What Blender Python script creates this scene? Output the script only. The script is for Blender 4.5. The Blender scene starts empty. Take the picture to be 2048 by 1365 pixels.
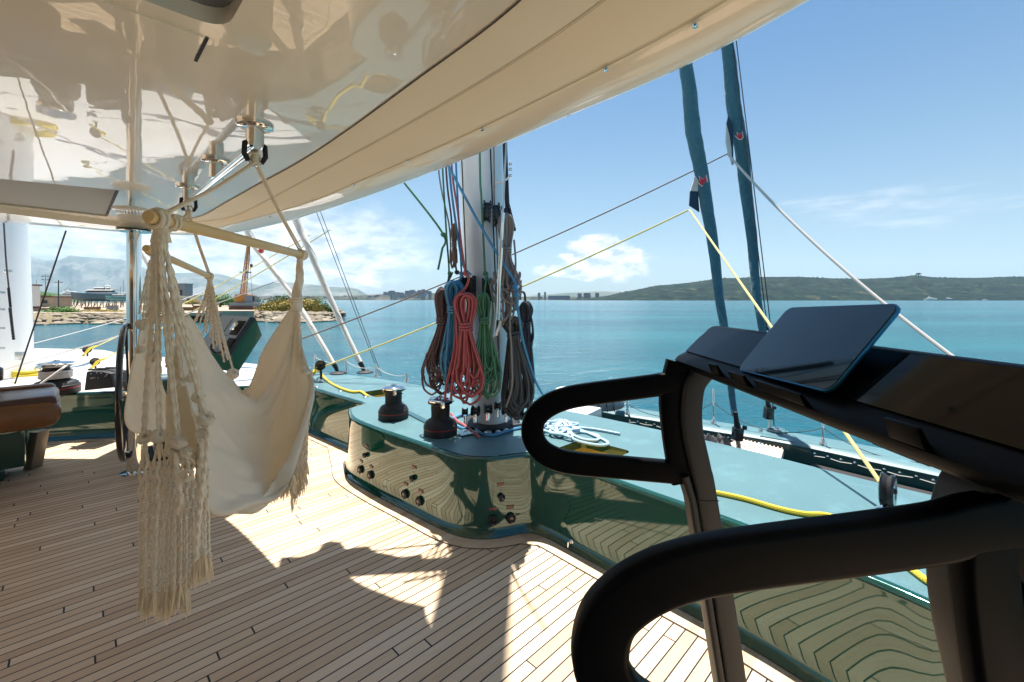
import bpy, bmesh, math, random
from math import sin, cos, pi, radians, sqrt, atan2
from mathutils import Vector as V, Matrix, noise
from mathutils.geometry import tessellate_polygon
random.seed(7)
sc = bpy.context.scene
COL = sc.collection

# ------------------------------------------------------------------ camera
SEA, FLOOR, ZT, ZC = -3.0, -1.5, -1.0, 0.66
cam = bpy.data.cameras.new('camera'); co = bpy.data.objects.new('camera', cam); COL.objects.link(co)
co.location = (0, 0, 0); co.rotation_euler = (pi/2, 0, 0)
cam.sensor_width = 36; cam.lens = 36*872/2048; cam.shift_y = -82.5/2048
cam.clip_start = 0.05; cam.clip_end = 60000
sc.camera = co

# ------------------------------------------------------------------ light
SUN_EL, SUN_AZ = radians(73.7), radians(-6.0)         # azimuth measured from +Y towards +X
sun = bpy.data.lights.new('sun', 'SUN'); so = bpy.data.objects.new('sun', sun); COL.objects.link(so)
sun.energy = 2.75; sun.angle = radians(0.53); sun.color = (1, 0.955, 0.88)
sd = V((sin(SUN_AZ)*cos(SUN_EL), cos(SUN_AZ)*cos(SUN_EL), sin(SUN_EL)))
so.rotation_euler = (-sd).to_track_quat('-Z', 'Y').to_euler()
so.location = (0, 0, 30)

w = bpy.data.worlds.new('World'); sc.world = w; w.use_nodes = True
nt = w.node_tree; N = nt.nodes; L = nt.links; N.clear()
def wn(t, **k):
    n = N.new(t)
    for a, b in k.items(): setattr(n, a, b)
    return n
def wm(op, a, b=None, c=None, clamp=False):
    n = wn('ShaderNodeMath', operation=op); n.use_clamp = clamp
    for i, x in enumerate((a, b, c)):
        if x is None: continue
        if isinstance(x, (int, float)): n.inputs[i].default_value = x
        else: L.new(x, n.inputs[i])
    return n.outputs[0]
sky = wn('ShaderNodeTexSky', sky_type='NISHITA'); sky.sun_disc = False
sky.sun_elevation = SUN_EL; sky.sun_rotation = SUN_AZ; sky.air_density = 1.0; sky.dust_density = 0.6; sky.ozone_density = 1.5; sky.altitude = 0
tc = wn('ShaderNodeTexCoord'); sp = wn('ShaderNodeSeparateXYZ'); L.new(tc.outputs['Generated'], sp.inputs[0])
az = wm('ARCTAN2', sp.outputs[0], sp.outputs[1]); el = wm('ARCSINE', sp.outputs[2])
cv = wn('ShaderNodeCombineXYZ'); L.new(az, cv.inputs[0]); L.new(wm('MULTIPLY', el, 2.2), cv.inputs[1])
def nz(scale, detail=8, rough=.6, off=0, stretch=1):
    m = wn('ShaderNodeMapping'); m.inputs['Location'].default_value = (off, off*.7, off); m.inputs['Scale'].default_value = (1, stretch, 1)
    L.new(cv.outputs[0], m.inputs[0])
    n = wn('ShaderNodeTexNoise'); n.inputs['Scale'].default_value = scale; n.inputs['Detail'].default_value = detail; n.inputs['Roughness'].default_value = rough
    L.new(m.outputs[0], n.inputs[0]); return n.outputs[0]
def blob(ca, ce, wa, we):
    a = wm('DIVIDE', wm('SUBTRACT', az, ca), wa); b = wm('DIVIDE', wm('SUBTRACT', el, ce), we)
    d = wm('SQRT', wm('ADD', wm('MULTIPLY', a, a), wm('MULTIPLY', b, b)))
    return wm('SUBTRACT', 1, d, clamp=True)
puff = nz(14, 10, .62)
soft = nz(4.5, 8, .6, 3.1)
wisp = nz(5, 7, .6, 7.7, 5)
c1 = None
for (u, v, a, b, s) in [(1240, 515, .13, .056, 1.45), (1212, 485, .08, .045, 1.4), (1290, 520, .07, .035, 1.2), (1110, 535, .07, .026, .95), (690, 540, .11, .05, .8), (600, 545, .2, .06, .6),
                        (545, 455, .12, .05, .6)]:
    x = wm('MULTIPLY', blob(math.atan((u-1024)/1000), math.atan((600-v)/1000*cos(math.atan((u-1024)/1000))), a, b), s)
    c1 = x if c1 is None else wm('MAXIMUM', c1, x)
d1 = wm('MULTIPLY', wm('SUBTRACT', wm('ADD', c1, wm('MULTIPLY', puff, 1.5)), 1.04), 4.0, clamp=True)
d1 = wm('MULTIPLY', d1, wm('GREATER_THAN', c1, 0.001))
lb = wm('ADD', blob(-.62, .12, .65, .17), wm('MULTIPLY', blob(.1, .08, 1.1, .12), .12))
d2 = wm('MULTIPLY', wm('MULTIPLY', wm('SUBTRACT', wm('ADD', wm('MULTIPLY', lb, .95), soft), .76), 2.4, clamp=True), .8)
rb = blob(.72, .17, .35, .10)
d3 = wm('MULTIPLY', wm('MULTIPLY', wm('SUBTRACT', wm('ADD', wm('MULTIPLY', rb, .4), wisp), .76), 3, clamp=True), .38)
over = wm('MULTIPLY', wm('SUBTRACT', nz(2.2, 9, .6, 1.3), .50), 2.4, clamp=True)
over = wm('MULTIPLY', wm('MULTIPLY', over, wm('GREATER_THAN', el, .6)), .5)
den = wm('MAXIMUM', wm('MAXIMUM', d1, d2), wm('MAXIMUM', d3, over))
shade = wn('ShaderNodeMix', data_type='RGBA'); shade.inputs[6].default_value = (1.9, 2.2, 2.5, 1); shade.inputs[7].default_value = (4.6, 4.5, 4.3, 1)
L.new(wm('MULTIPLY', wm('SUBTRACT', nz(20, 8, .6, .35), .38), 4, clamp=True), shade.inputs[0])
hz = wn('ShaderNodeMix', data_type='RGBA'); hz.inputs[7].default_value = (1.75, 2.0, 2.12, 1)
hs = wn('ShaderNodeHueSaturation'); hs.inputs['Saturation'].default_value = 1.15; hs.inputs['Value'].default_value = .41; L.new(sky.outputs[0], hs.inputs['Color']); tn = wn('ShaderNodeMix', data_type='RGBA', blend_type='MULTIPLY'); tn.inputs[0].default_value = 1; tn.inputs[7].default_value = (.78, 1, 1.0, 1); L.new(hs.outputs[0], tn.inputs[6]); L.new(tn.outputs[2], hz.inputs[6])
L.new(wm('MULTIPLY', wm('POWER', wm('SUBTRACT', 1, wm('DIVIDE', wm('ABSOLUTE', el), .62), clamp=True), 2.0), .72), hz.inputs[0])
mx = wn('ShaderNodeMix', data_type='RGBA'); L.new(den, mx.inputs[0]); L.new(hz.outputs[2], mx.inputs[6]); L.new(shade.outputs[2], mx.inputs[7])
bg = wn('ShaderNodeBackground'); bg.inputs[1].default_value = 0.085; L.new(mx.outputs[2], bg.inputs[0])
wo = wn('ShaderNodeOutputWorld'); L.new(bg.outputs[0], wo.inputs[0])

vs = sc.view_settings
vs.view_transform = 'Standard'; vs.look = 'None'; vs.exposure = 1.95; vs.gamma = 1; vs.use_curve_mapping = False
sc.render.engine = 'CYCLES'
cy = sc.cycles; cy.max_bounces = 8; cy.diffuse_bounces = 4; cy.glossy_bounces = 4; cy.transmission_bounces = 4; cy.transparent_max_bounces = 12
cy.caustics_reflective = False; cy.caustics_refractive = False; cy.sample_clamp_indirect = 4; cy.use_denoising = True; cy.volume_bounces = 1

# ------------------------------------------------------------------ measuring helpers (a sight line and a distance or a height)
K = .872            # distances below were paced out in units of K metres
def P(u, v, y): return V(((u-1024)/1000*y, y*K, (600-v)/1000*y))
def S(x, y, z=0): return V((x, y*K, z))
def F(u, v, z): return P(u, v, z*1000/(600-v))
def cr(pts, n):
    """Catmull-Rom through points, n samples per span"""
    pts = [V(p) for p in pts]; out = []
    for i in range(len(pts)-1):
        p0 = pts[max(i-1, 0)]; p1 = pts[i]; p2 = pts[i+1]; p3 = pts[min(i+2, len(pts)-1)]
        for k in range(n):
            t = k/n
            out.append(.5*((2*p1)+(p2-p0)*t+(2*p0-5*p1+4*p2-p3)*t*t+(3*p1-p0-3*p2+p3)*t*t*t))
    out.append(pts[-1]); return out
def resample(pts, n):
    pts = [V(p) for p in pts]; d = [0]
    for a, b in zip(pts, pts[1:]): d.append(d[-1]+(b-a).length)
    out = []; j = 0
    for i in range(n):
        s = d[-1]*i/(n-1)
        while j < len(d)-2 and d[j+1] < s: j += 1
        t = (s-d[j])/max(d[j+1]-d[j], 1e-9); out.append(pts[j].lerp(pts[j+1], min(max(t, 0), 1)))
    return out
def offset2(path, o):
    """offset a plan path to its right-hand side (towards the cockpit) by o"""
    out = []
    for i, p in enumerate(path):
        a = path[max(i-1, 0)]; b = path[min(i+1, len(path)-1)]
        t = V((b[0]-a[0], b[1]-a[1])); t.normalize() if t.length else None
        out.append(V((p[0]+t[1]*o, p[1]-t[0]*o)))
    n = len(path); bad = set()
    for i in range(n-1):
        d = V((path[i+1][0]-path[i][0], path[i+1][1]-path[i][1]))
        if (out[i+1]-out[i]).dot(d) <= d.length_squared*.15: bad |= set(range(i-2, i+4))
    i = 0
    while i < n:
        if i in bad and 0 < i < n-1:
            j = i
            while j+1 < n-1 and j+1 in bad: j += 1
            a, b = out[i-1], out[j+1]
            for k in range(i, j+1): out[k] = a.lerp(b, (k-i+1)/(j-i+2))
            i = j
        i += 1
    return out

class MB:
    def __init__(s): s.v = []; s.f = []; s.a = []
    def add(s, vs, fs, at=None):
        o = len(s.v); s.v += [tuple(p) for p in vs]; s.f += [tuple(i+o for i in f) for f in fs]
        s.a += at if at else [(0, 0)]*len(vs); return s
    def box(s, c, d, M=None):
        c = V(c); hx, hy, hz_ = d[0]/2, d[1]/2, d[2]/2
        vs = [V((x, y, z)) for z in (-hz_, hz_) for y in (-hy, hy) for x in (-hx, hx)]
        vs = [(M @ p if M else p)+c for p in vs]
        return s.add(vs, [(0, 2, 3, 1), (4, 5, 7, 6), (0, 1, 5, 4), (2, 6, 7, 3), (0, 4, 6, 2), (1, 3, 7, 5)])
    def tube(s, path, r, seg=8, caps=True, lobes=0, pitch=.03, depth=.22, flat=None):
        path = [V(p) for p in path]; n = len(path)
        T = []
        for i in range(n):
            t = path[min(i+1, n-1)]-path[max(i-1, 0)]; T.append(t.normalized() if t.length > 1e-9 else V((0, 0, 1)))
        up = V((0, 0, 1)) if abs(T[0].z) < .9 else V((1, 0, 0))
        u = T[0].cross(up).normalized(); vs = []; at = []; L_ = 0
        for i in range(n):
            if i: L_ += (path[i]-path[i-1]).length
            u = (u-T[i]*u.dot(T[i])); u = u.normalized() if u.length > 1e-6 else T[i].orthogonal().normalized(); w_ = T[i].cross(u)
            rr = r(i/(n-1)) if callable(r) else (r[i] if isinstance(r, (list, tuple)) else r)
            for k in range(seg+1):
                a = 2*pi*k/seg; q = rr
                if lobes: q = rr*(1+depth*cos(lobes*a+2*pi*L_/pitch))
                vs.append(path[i]+u*cos(a)*q+w_*sin(a)*q*(flat or 1)); at.append((L_, a))
        m = seg+1
        fs = [(i*m+k, i*m+k+1, (i+1)*m+k+1, (i+1)*m+k) for i in range(n-1) for k in range(seg)]
        if caps: fs += [tuple(range(seg-1, -1, -1)), tuple((n-1)*m+k for k in range(seg))]
        return s.add(vs, fs, at)
    def lathe(s, prof, M=None, seg=24, caps=True):
        """prof: (radius, z) list, bottom to top"""
        vs = []
        for r, z in prof:
            for k in range(seg):
                p = V((r*cos(2*pi*k/seg), r*sin(2*pi*k/seg), z)); vs.append(M @ p if M else p)
        fs = [(i*seg+k, i*seg+(k+1) % seg, (i+1)*seg+(k+1) % seg, (i+1)*seg+k) for i in range(len(prof)-1) for k in range(seg)]
        if caps: fs += [tuple(range(seg-1, -1, -1)), tuple((len(prof)-1)*seg+k for k in range(seg))]
        return s.add(vs, fs)
    def prism(s, poly, h, M=None):
        """poly in local xy, extruded along local z from 0 to h"""
        n = len(poly); vs = [V((p[0], p[1], 0)) for p in poly]+[V((p[0], p[1], h)) for p in poly]
        if M: vs = [M @ p for p in vs]
        return s.add(vs, [tuple(range(n-1, -1, -1)), tuple(range(n, 2*n))]+[(i, (i+1) % n, n+(i+1) % n, n+i) for i in range(n)])
    def grid(s, rows, closed=False):
        n = len(rows[0]); vs = [p for r in rows for p in r]
        m = n if closed else n-1
        return s.add(vs, [(i*n+k, i*n+(k+1) % n, (i+1)*n+(k+1) % n, (i+1)*n+k) for i in range(len(rows)-1) for k in range(m)])
    def loft(s, rings, caps=True):
        n = len(rings[0]); o = len(s.v); s.grid(rings, True)
        if caps: s.f += [tuple(o+k for k in range(n-1, -1, -1)), tuple(o+(len(rings)-1)*n+k for k in range(n))]
        return s
    def ball(s, c, r, n=8, M=None):
        prof = [(max(sin(pi*i/n), .02), -cos(pi*i/n)) for i in range(n+1)]
        sx, sy, sz = r if isinstance(r, (tuple, list)) else (r, r, r)
        Q = Matrix.Translation(V(c)) @ (M.to_4x4() if M else Matrix.Identity(4)) @ Matrix.Diagonal((sx, sy, sz, 1))
        return s.lathe(prof, Q, n*2)
    def build(s, name, mat, parent=None, smooth=40, bevel=0, local=False, solid=0, sub=0):
        me = bpy.data.meshes.new(name); me.from_pydata(s.v, [], s.f); me.update()
        if any(a != (0, 0) for a in s.a[:400]):
            at = me.attributes.new('rope', 'FLOAT_VECTOR', 'POINT'); at.data.foreach_set('vector', [x for a in s.a for x in (a[0], a[1], 0)])
        bm = bmesh.new(); bm.from_mesh(me); bmesh.ops.recalc_face_normals(bm, faces=bm.faces)
        if bevel:
            es = [e for e in bm.edges if len(e.link_faces) == 2 and e.calc_face_angle(0) > radians(35)]
            bmesh.ops.bevel(bm, geom=es, offset=bevel, segments=2, affect='EDGES', profile=.6)
        bm.to_mesh(me); bm.free()
        if smooth: me.shade_smooth(); me.set_sharp_from_angle(angle=radians(smooth))
        me.materials.append(mat)
        o = bpy.data.objects.new(name, me); COL.objects.link(o)
        if parent is not None:
            o.parent = parent
            if not local:
                root = parent; off = V((0, 0, 0))
                while root is not None: off += root.location; root = root.parent
                o.location = -off
        if solid:
            m = o.modifiers.new('thickness', 'SOLIDIFY'); m.thickness = solid; m.offset = 0
        if sub:
            m = o.modifiers.new('smooth', 'SUBSURF'); m.levels = m.render_levels = sub
        return o
def tag(o, label=None, cat=None, group=None, kind=None):
    if label: o['label'] = label
    if cat: o['category'] = cat
    if group: o['group'] = group
    if kind: o['kind'] = kind
    return o
def thing(name, label, cat, loc=(0, 0, 0), group=None):
    o = bpy.data.objects.new(name, None); COL.objects.link(o); o.location = loc; o.empty_display_size = .1
    return tag(o, label, cat, group)
def copy_tree(o, loc=None, label=None, parent=None, scale=None, rotz=None):
    c = o.copy(); COL.objects.link(c)
    if parent: c.parent = parent
    if loc is not None: c.location = loc
    if label: c['label'] = label
    if scale: c.scale = scale
    if rotz is not None: c.rotation_euler = (0, 0, rotz)
    for ch in list(o.children): copy_tree(ch, parent=c)
    return c

# ------------------------------------------------------------------ materials
def mat(name, col, rough=.5, metal=0, coat=0, coat_r=.03, spec=.5, sheen=0, trans=0, bump=None, var=None, emit=None, alpha=None, aniso=0, ior=None):
    m = bpy.data.materials.new(name); m.use_nodes = True; t = m.node_tree; b = t.nodes['Principled BSDF']
    b.inputs['Base Color'].default_value = (*col, 1); b.inputs['Roughness'].default_value = rough; b.inputs['Metallic'].default_value = metal
    b.inputs['Coat Weight'].default_value = coat; b.inputs['Coat Roughness'].default_value = coat_r; b.inputs['Specular IOR Level'].default_value = spec
    b.inputs['Sheen Weight'].default_value = sheen
    if ior: b.inputs['IOR'].default_value = ior
    tcn = t.nodes.new('ShaderNodeTexCoord')
    if var:   # (scale, amount, second colour)
        n = t.nodes.new('ShaderNodeTexNoise'); n.inputs['Scale'].default_value = var[0]; n.inputs['Detail'].default_value = 6
        t.links.new(tcn.outputs['Object'], n.inputs['Vector'])
        r = t.nodes.new('ShaderNodeMapRange'); r.inputs[1].default_value = .35; r.inputs[2].default_value = .65; r.inputs[4].default_value = var[1]
        t.links.new(n.outputs[0], r.inputs[0])
        x = t.nodes.new('ShaderNodeMix'); x.data_type = 'RGBA'; x.inputs[6].default_value = (*col, 1); x.inputs[7].default_value = (*var[2], 1)
        t.links.new(r.outputs[0], x.inputs[0]); t.links.new(x.outputs[2], b.inputs['Base Color'])
    if bump:  # (scale, strength, distance)
        n = t.nodes.new('ShaderNodeTexNoise'); n.inputs['Scale'].default_value = bump[0]; n.inputs['Detail'].default_value = 4
        t.links.new(tcn.outputs['Object'], n.inputs['Vector'])
        bp = t.nodes.new('ShaderNodeBump'); bp.inputs['Strength'].default_value = bump[1]; bp.inputs['Distance'].default_value = bump[2]
        t.links.new(n.outputs[0], bp.inputs['Height']); t.links.new(bp.outputs[0], b.inputs['Normal']); t.links.new(bp.outputs[0], b.inputs['Coat Normal'])
    if emit: b.inputs['Emission Color'].default_value = (*emit[0], 1); b.inputs['Emission Strength'].default_value = emit[1]
    return m
def rope_mat(name, c1, c2, k=260, turns=2, rough=.75, thr=.1):
    m = bpy.data.materials.new(name); m.use_nodes = True; t = m.node_tree; b = t.nodes['Principled BSDF']; b.inputs['Roughness'].default_value = rough
    b.inputs['Sheen Weight'].default_value = .15
    a = t.nodes.new('ShaderNodeAttribute'); a.attribute_name = 'rope'
    s = t.nodes.new('ShaderNodeSeparateXYZ'); t.links.new(a.outputs['Vector'], s.inputs[0])
    def mm(op, x, y=None):
        n = t.nodes.new('ShaderNodeMath'); n.operation = op
        for i, q in enumerate((x, y)):
            if q is None: continue
            if isinstance(q, (int, float)): n.inputs[i].default_value = q
            else: t.links.new(q, n.inputs[i])
        return n.outputs[0]
    ks = mm('MULTIPLY', s.outputs[0], k); ta = mm('MULTIPLY', s.outputs[1], turns)
    p = mm('SINE', mm('ADD', ks, ta)); q = mm('SINE', mm('SUBTRACT', ks, ta)); pq = mm('MULTIPLY', p, q)
    r = t.nodes.new('ShaderNodeMapRange'); r.inputs[1].default_value = thr-.25; r.inputs[2].default_value = thr+.25; t.links.new(pq, r.inputs[0])
    x = t.nodes.new('ShaderNodeMix'); x.data_type = 'RGBA'; x.inputs[6].default_value = (*c1, 1); x.inputs[7].default_value = (*c2, 1)
    t.links.new(r.outputs[0], x.inputs[0]); t.links.new(x.outputs[2], b.inputs['Base Color'])
    bp = t.nodes.new('ShaderNodeBump'); bp.inputs['Strength'].default_value = .5; bp.inputs['Distance'].default_value = .0015
    t.links.new(mm('ABSOLUTE', pq), bp.inputs['Height']); t.links.new(bp.outputs[0], b.inputs['Normal'])
    return m

M = {}
M['gel'] = mat('cream_gelcoat', (.84, .75, .62), .3, 0, 1, .012, bump=(1.1, .25, .012))
M['gelwhite'] = mat('white_gelcoat', (.78, .77, .74), .35, 0, .6, .05, var=(3, .3, (.7, .69, .66)))
M['liner'] = mat('cream_liner_cloth', (.85, .74, .57), .85, sheen=.2, bump=(60, .15, .002), var=(1.4, .5, (.82, .705, .54)))
M['black'] = mat('black_rubber', (.012, .012, .014), .6)
M['blackgloss'] = mat('black_gloss_plastic', (.01, .011, .014), .18, coat=.3)
M['chrome'] = mat('polished_steel', (.78, .77, .75), .06, 1)
M['steel'] = mat('brushed_steel', (.6, .59, .57), .28, 1)
M['smoke'] = mat('smoked_hatch_glass', (.1, .12, .15), .08, coat=1)
M['green'] = mat('metallic_green_paint', (.006, .070, .055), .05, .24, 1, .01, var=(1.2, .35, (.005, .062, .054)))
M['greendeck'] = mat('satin_green_deck_paint', (.095, .195, .215), .42, .0, var=(1.6, .7, (.075, .16, .185)), bump=(420, .5, .0015))
M['greendark'] = mat('dark_green_paint', (.004, .05, .045), .3, .2, .8, .05)
M['yellow_in'] = mat('ochre_composite', (.52, .38, .1), .5, var=(6, .5, (.42, .3, .08)))  # yellow cast of sunlight on the composite is put into this base colour
M['whitepaint'] = mat('white_mast_paint', (.84, .84, .85), .25, 0, .7, .06, var=(.8, .35, (.78, .79, .81)))
M['canvas'] = mat('natural_canvas', (.67, .57, .44), .9, sheen=.3, var=(9, .4, (.60, .50, .375)))
M['leather'] = mat('tan_leather', (.17, .075, .027), .36, var=(14, .5, (.14, .058, .02)), bump=(160, .2, .002))
M['leathertop'] = mat('brown_leather', (.075, .037, .029), .3, var=(10, .4, (.058, .029, .023)), bump=(160, .2, .002))
M['tread'] = mat('charcoal_satin_metal', (.0015, .002, .0035), .42, .0, spec=.08, bump=(900, .06, .0004))
M['treadgrey'] = mat('grey_satin_metal', (.020, .0195, .020), .5, .0, bump=(700, .06, .0005))
M['screen'] = mat('dark_glass_screen', (.003, .003, .004), .05, 0, 0, spec=.22)
M['tabglass'] = mat('tablet_glass', (.003, .009, .016), .03, 0, 0, spec=.55)
M['tabblue'] = mat('blue_anodised_case', (.02, .16, .32), .3, .8)
M['sailgreen'] = mat('teal_sail_cover', (.035, .13, .175), .85, sheen=.3, var=(6, .5, (.05, .16, .2)), bump=(16, 1, .03))
M['sailwhite'] = mat('white_sail_cover', (.72, .68, .62), .8, var=(5, .5, (.62, .58, .53)), bump=(16, .5, .01))
M['navy'] = mat('navy_cloth', (.02, .05, .09), .8)
M['whitecloth'] = mat('grey_white_cloth', (.6, .58, .55), .8)
M['red'] = mat('red_print', (.62, .03, .05), .7)
M['redline'] = mat('red_stripe', (.3, .015, .02), .4)
M['net'] = mat('black_net', (.035, .03, .03), .9, bump=(220, .8, .004))
M['mattress'] = mat('cream_sun_mat', (.72, .6, .5), .85)
M['rubbergrey'] = mat('grey_inflatable', (.23, .30, .34), .5)
M['wood'] = mat('pine_dowel', (.78, .55, .27), .45, var=(3, .5, (.70, .46, .20)))
M['rock'] = mat('pale_shore_rock', (.34, .285, .21), .9, var=(.5, 1, (.15, .12, .085)), bump=(1.5, .8, .3))
M['earth'] = mat('dry_earth', (.23, .18, .11), .95, var=(.25, 1, (.12, .12, .05)))
M['concrete'] = mat('pale_concrete', (.42, .34, .26), .9, var=(.3, .8, (.28, .22, .16)))
M['leaf'] = mat('green_foliage', (.06, .12, .025), .8, var=(1.0, 1, (.035, .075, .02)))
M['leafdry'] = mat('dry_scrub_foliage', (.46, .32, .075), .85, var=(.8, 1, (.16, .17, .04)))
M['leafbright'] = mat('bright_green_foliage', (.08, .2, .025), .8, var=(1.0, 1, (.05, .14, .02)))
M['bark'] = mat('bark', (.12, .09, .06), .9)
M['crane'] = mat('orange_crane_paint', (.72, .26, .03), .6, var=(2, .6, (.55, .18, .03)))
M['boatwhite'] = mat('white_boat_hull', (.72, .71, .68), .5)
M['boatblue'] = mat('navy_teal_hull', (.03, .1, .16), .4)
M['boatteal'] = mat('teal_hull', (.02, .2, .24), .4)
M['glassd'] = mat('dark_boat_glass', (.02, .03, .04), .1)
M['rust'] = mat('rusty_steel', (.12, .06, .04), .8)
M['greypaint'] = mat('grey_paint', (.25, .27, .29), .7)
M['tag'] = mat('brown_name_plate', (.13, .07, .06), .35, .4)
M['engrave'] = mat('pale_marking', (.6, .6, .6), .5)
R = {}
R['brown'] = rope_mat('brown_rope', (.055, .025, .03), (.19, .12, .115), 420, 2)
R['blue'] = rope_mat('blue_rope', (.012, .16, .38), (.14, .42, .62), 420, 2)
R['red'] = rope_mat('red_rope', (.33, .018, .035), (.60, .20, .20), 420, 2)
R['green'] = rope_mat('green_rope', (.012, .12, .065), (.14, .38, .24), 420, 2)
R['grey'] = rope_mat('grey_rope', (.20, .18, .18), (.3, .28, .27), 380, 2)
R['black'] = rope_mat('black_rope', (.02, .022, .026), (.14, .15, .16), 300, 2, thr=.45)
R['navy'] = rope_mat('dark_navy_rope', (.015, .016, .03), (.03, .03, .05), 300, 2)
R['yellow'] = rope_mat('yellow_rope', (.72, .55, .02), (.35, .28, .05), 300, 2, thr=.5)
R['paleyellow'] = rope_mat('faded_yellow_line', (.80, .68, .25), (.62, .5, .2), 300, 2, thr=.4)
R['white'] = rope_mat('white_rope', (.66, .62, .58), (.5, .46, .43), 300, 2)
R['lightblue'] = rope_mat('white_blue_rope', (.50, .62, .70), (.06, .32, .52), 300, 2, thr=.35)
R['cord'] = mat('cotton_cord', (.82, .71, .56), .92, sheen=.3, var=(30, .5, (.74, .62, .46)))
R['dark'] = rope_mat('dark_stay_wire', (.05, .045, .05), (.10, .09, .1), 300, 1)
R['tan'] = rope_mat('tan_rope', (.22, .15, .11), (.14, .09, .07), 300, 2)

def teak_material(name, planks=True):
    m = bpy.data.materials.new(name); m.use_nodes = True; t = m.node_tree; b = t.nodes['Principled BSDF']; ln = t.links
    def nn(tp, **k):
        n = t.nodes.new(tp)
        for a, c in k.items(): setattr(n, a, c)
        return n
    def mm(op, x, y=None, z=None, clamp=False):
        n = nn('ShaderNodeMath', operation=op); n.use_clamp = clamp
        for i, q in enumerate((x, y, z)):
            if q is None: continue
            if isinstance(q, (int, float)): n.inputs[i].default_value = q
            else: ln.new(q, n.inputs[i])
        return n.outputs[0]
    g = nn('ShaderNodeTexCoord'); mp = nn('ShaderNodeMapping'); mp.inputs['Rotation'].default_value = (0, 0, -PLANK_ANGLE)
    ln.new(g.outputs['Object'], mp.inputs[0]); s = nn('ShaderNodeSeparateXYZ'); ln.new(mp.outputs[0], s.inputs[0])
    along, across = s.outputs[0], s.outputs[1]
    W = .0565
    a = mm('DIVIDE', across, W); idx = mm('FLOOR', a); fr = mm('FRACT', a)
    wn_ = nn('ShaderNodeTexWhiteNoise', noise_dimensions='1D'); ln.new(idx, wn_.inputs['W'])
    LN = 1.9
    al = mm('ADD', mm('DIVIDE', along, LN), mm('MULTIPLY', wn_.outputs[0], 7.31)); lid = mm('FLOOR', al); lf = mm('FRACT', al)
    w2 = nn('ShaderNodeTexWhiteNoise', noise_dimensions='2D'); cb = nn('ShaderNodeCombineXYZ'); ln.new(idx, cb.inputs[0]); ln.new(lid, cb.inputs[1]); ln.new(cb.outputs[0], w2.inputs['Vector'])
    gr = nn('ShaderNodeTexNoise'); m2 = nn('ShaderNodeMapping'); m2.inputs['Scale'].default_value = (5, 150, 1)
    c3 = nn('ShaderNodeCombineXYZ'); ln.new(mm('ADD', along, mm('MULTIPLY', w2.outputs[0], 30)), c3.inputs[0]); ln.new(across, c3.inputs[1])
    ln.new(c3.outputs[0], m2.inputs[0]); ln.new(m2.outputs[0], gr.inputs[0]); gr.inputs['Scale'].default_value = 1; gr.inputs['Detail'].default_value = 6; gr.inputs['Roughness'].default_value = .65
    blot = nn('ShaderNodeTexNoise'); blot.inputs['Scale'].default_value = 1.7; blot.inputs['Detail'].default_value = 5; ln.new(g.outputs['Object'], blot.inputs[0])
    f = mm('ADD', mm('ADD', mm('ADD', mm('MULTIPLY', w2.outputs[0], .36), .12), mm('MULTIPLY', gr.outputs[0], .65)), mm('MULTIPLY', blot.outputs[0], .3))
    r = nn('ShaderNodeValToRGB'); e = r.color_ramp.elements; e[0].position = .32; e[0].color = (.38, .245, .145, 1); e[1].position = 1.0; e[1].color = (.76, .60, .425, 1)
    x = r.color_ramp.elements.new(.66); x.color = (.60, .42, .265, 1)
    ln.new(f, r.inputs[0])
    if planks:
        d = mm('MULTIPLY', mm('MINIMUM', fr, mm('SUBTRACT', 1, fr)), W)
        l1 = mm('LESS_THAN', d, .0031)
        d2 = mm('MULTIPLY', mm('MINIMUM', lf, mm('SUBTRACT', 1, lf)), LN)
        l2 = mm('LESS_THAN', d2, .0034)
        c = mm('MAXIMUM', l1, l2)
        k = nn('ShaderNodeMix', data_type='RGBA'); k.inputs[7].default_value = (.010, .010, .011, 1); ln.new(c, k.inputs[0]); ln.new(r.outputs[0], k.inputs[6]); ln.new(k.outputs[2], b.inputs['Base Color'])
        bp = nn('ShaderNodeBump'); bp.inputs['Strength'].default_value = .4; bp.inputs['Distance'].default_value = .002
        ln.new(mm('SUBTRACT', mm('MULTIPLY', gr.outputs[0], .5), c), bp.inputs['Height']); ln.new(bp.outputs[0], b.inputs['Normal'])
    else: ln.new(r.outputs[0], b.inputs['Base Color'])
    b.inputs['Roughness'].default_value = .55; b.inputs['Specular IOR Level'].default_value = .35
    return m
PLANK_ANGLE = radians(90-45.1)      # plank run measured from +X
AX = V((cos(PLANK_ANGLE), sin(PLANK_ANGLE), 0)); BX = V((-sin(PLANK_ANGLE), cos(PLANK_ANGLE), 0))
M['teak'] = teak_material('teak_planks'); M['teakboard'] = teak_material('teak_margin_board', False)

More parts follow.
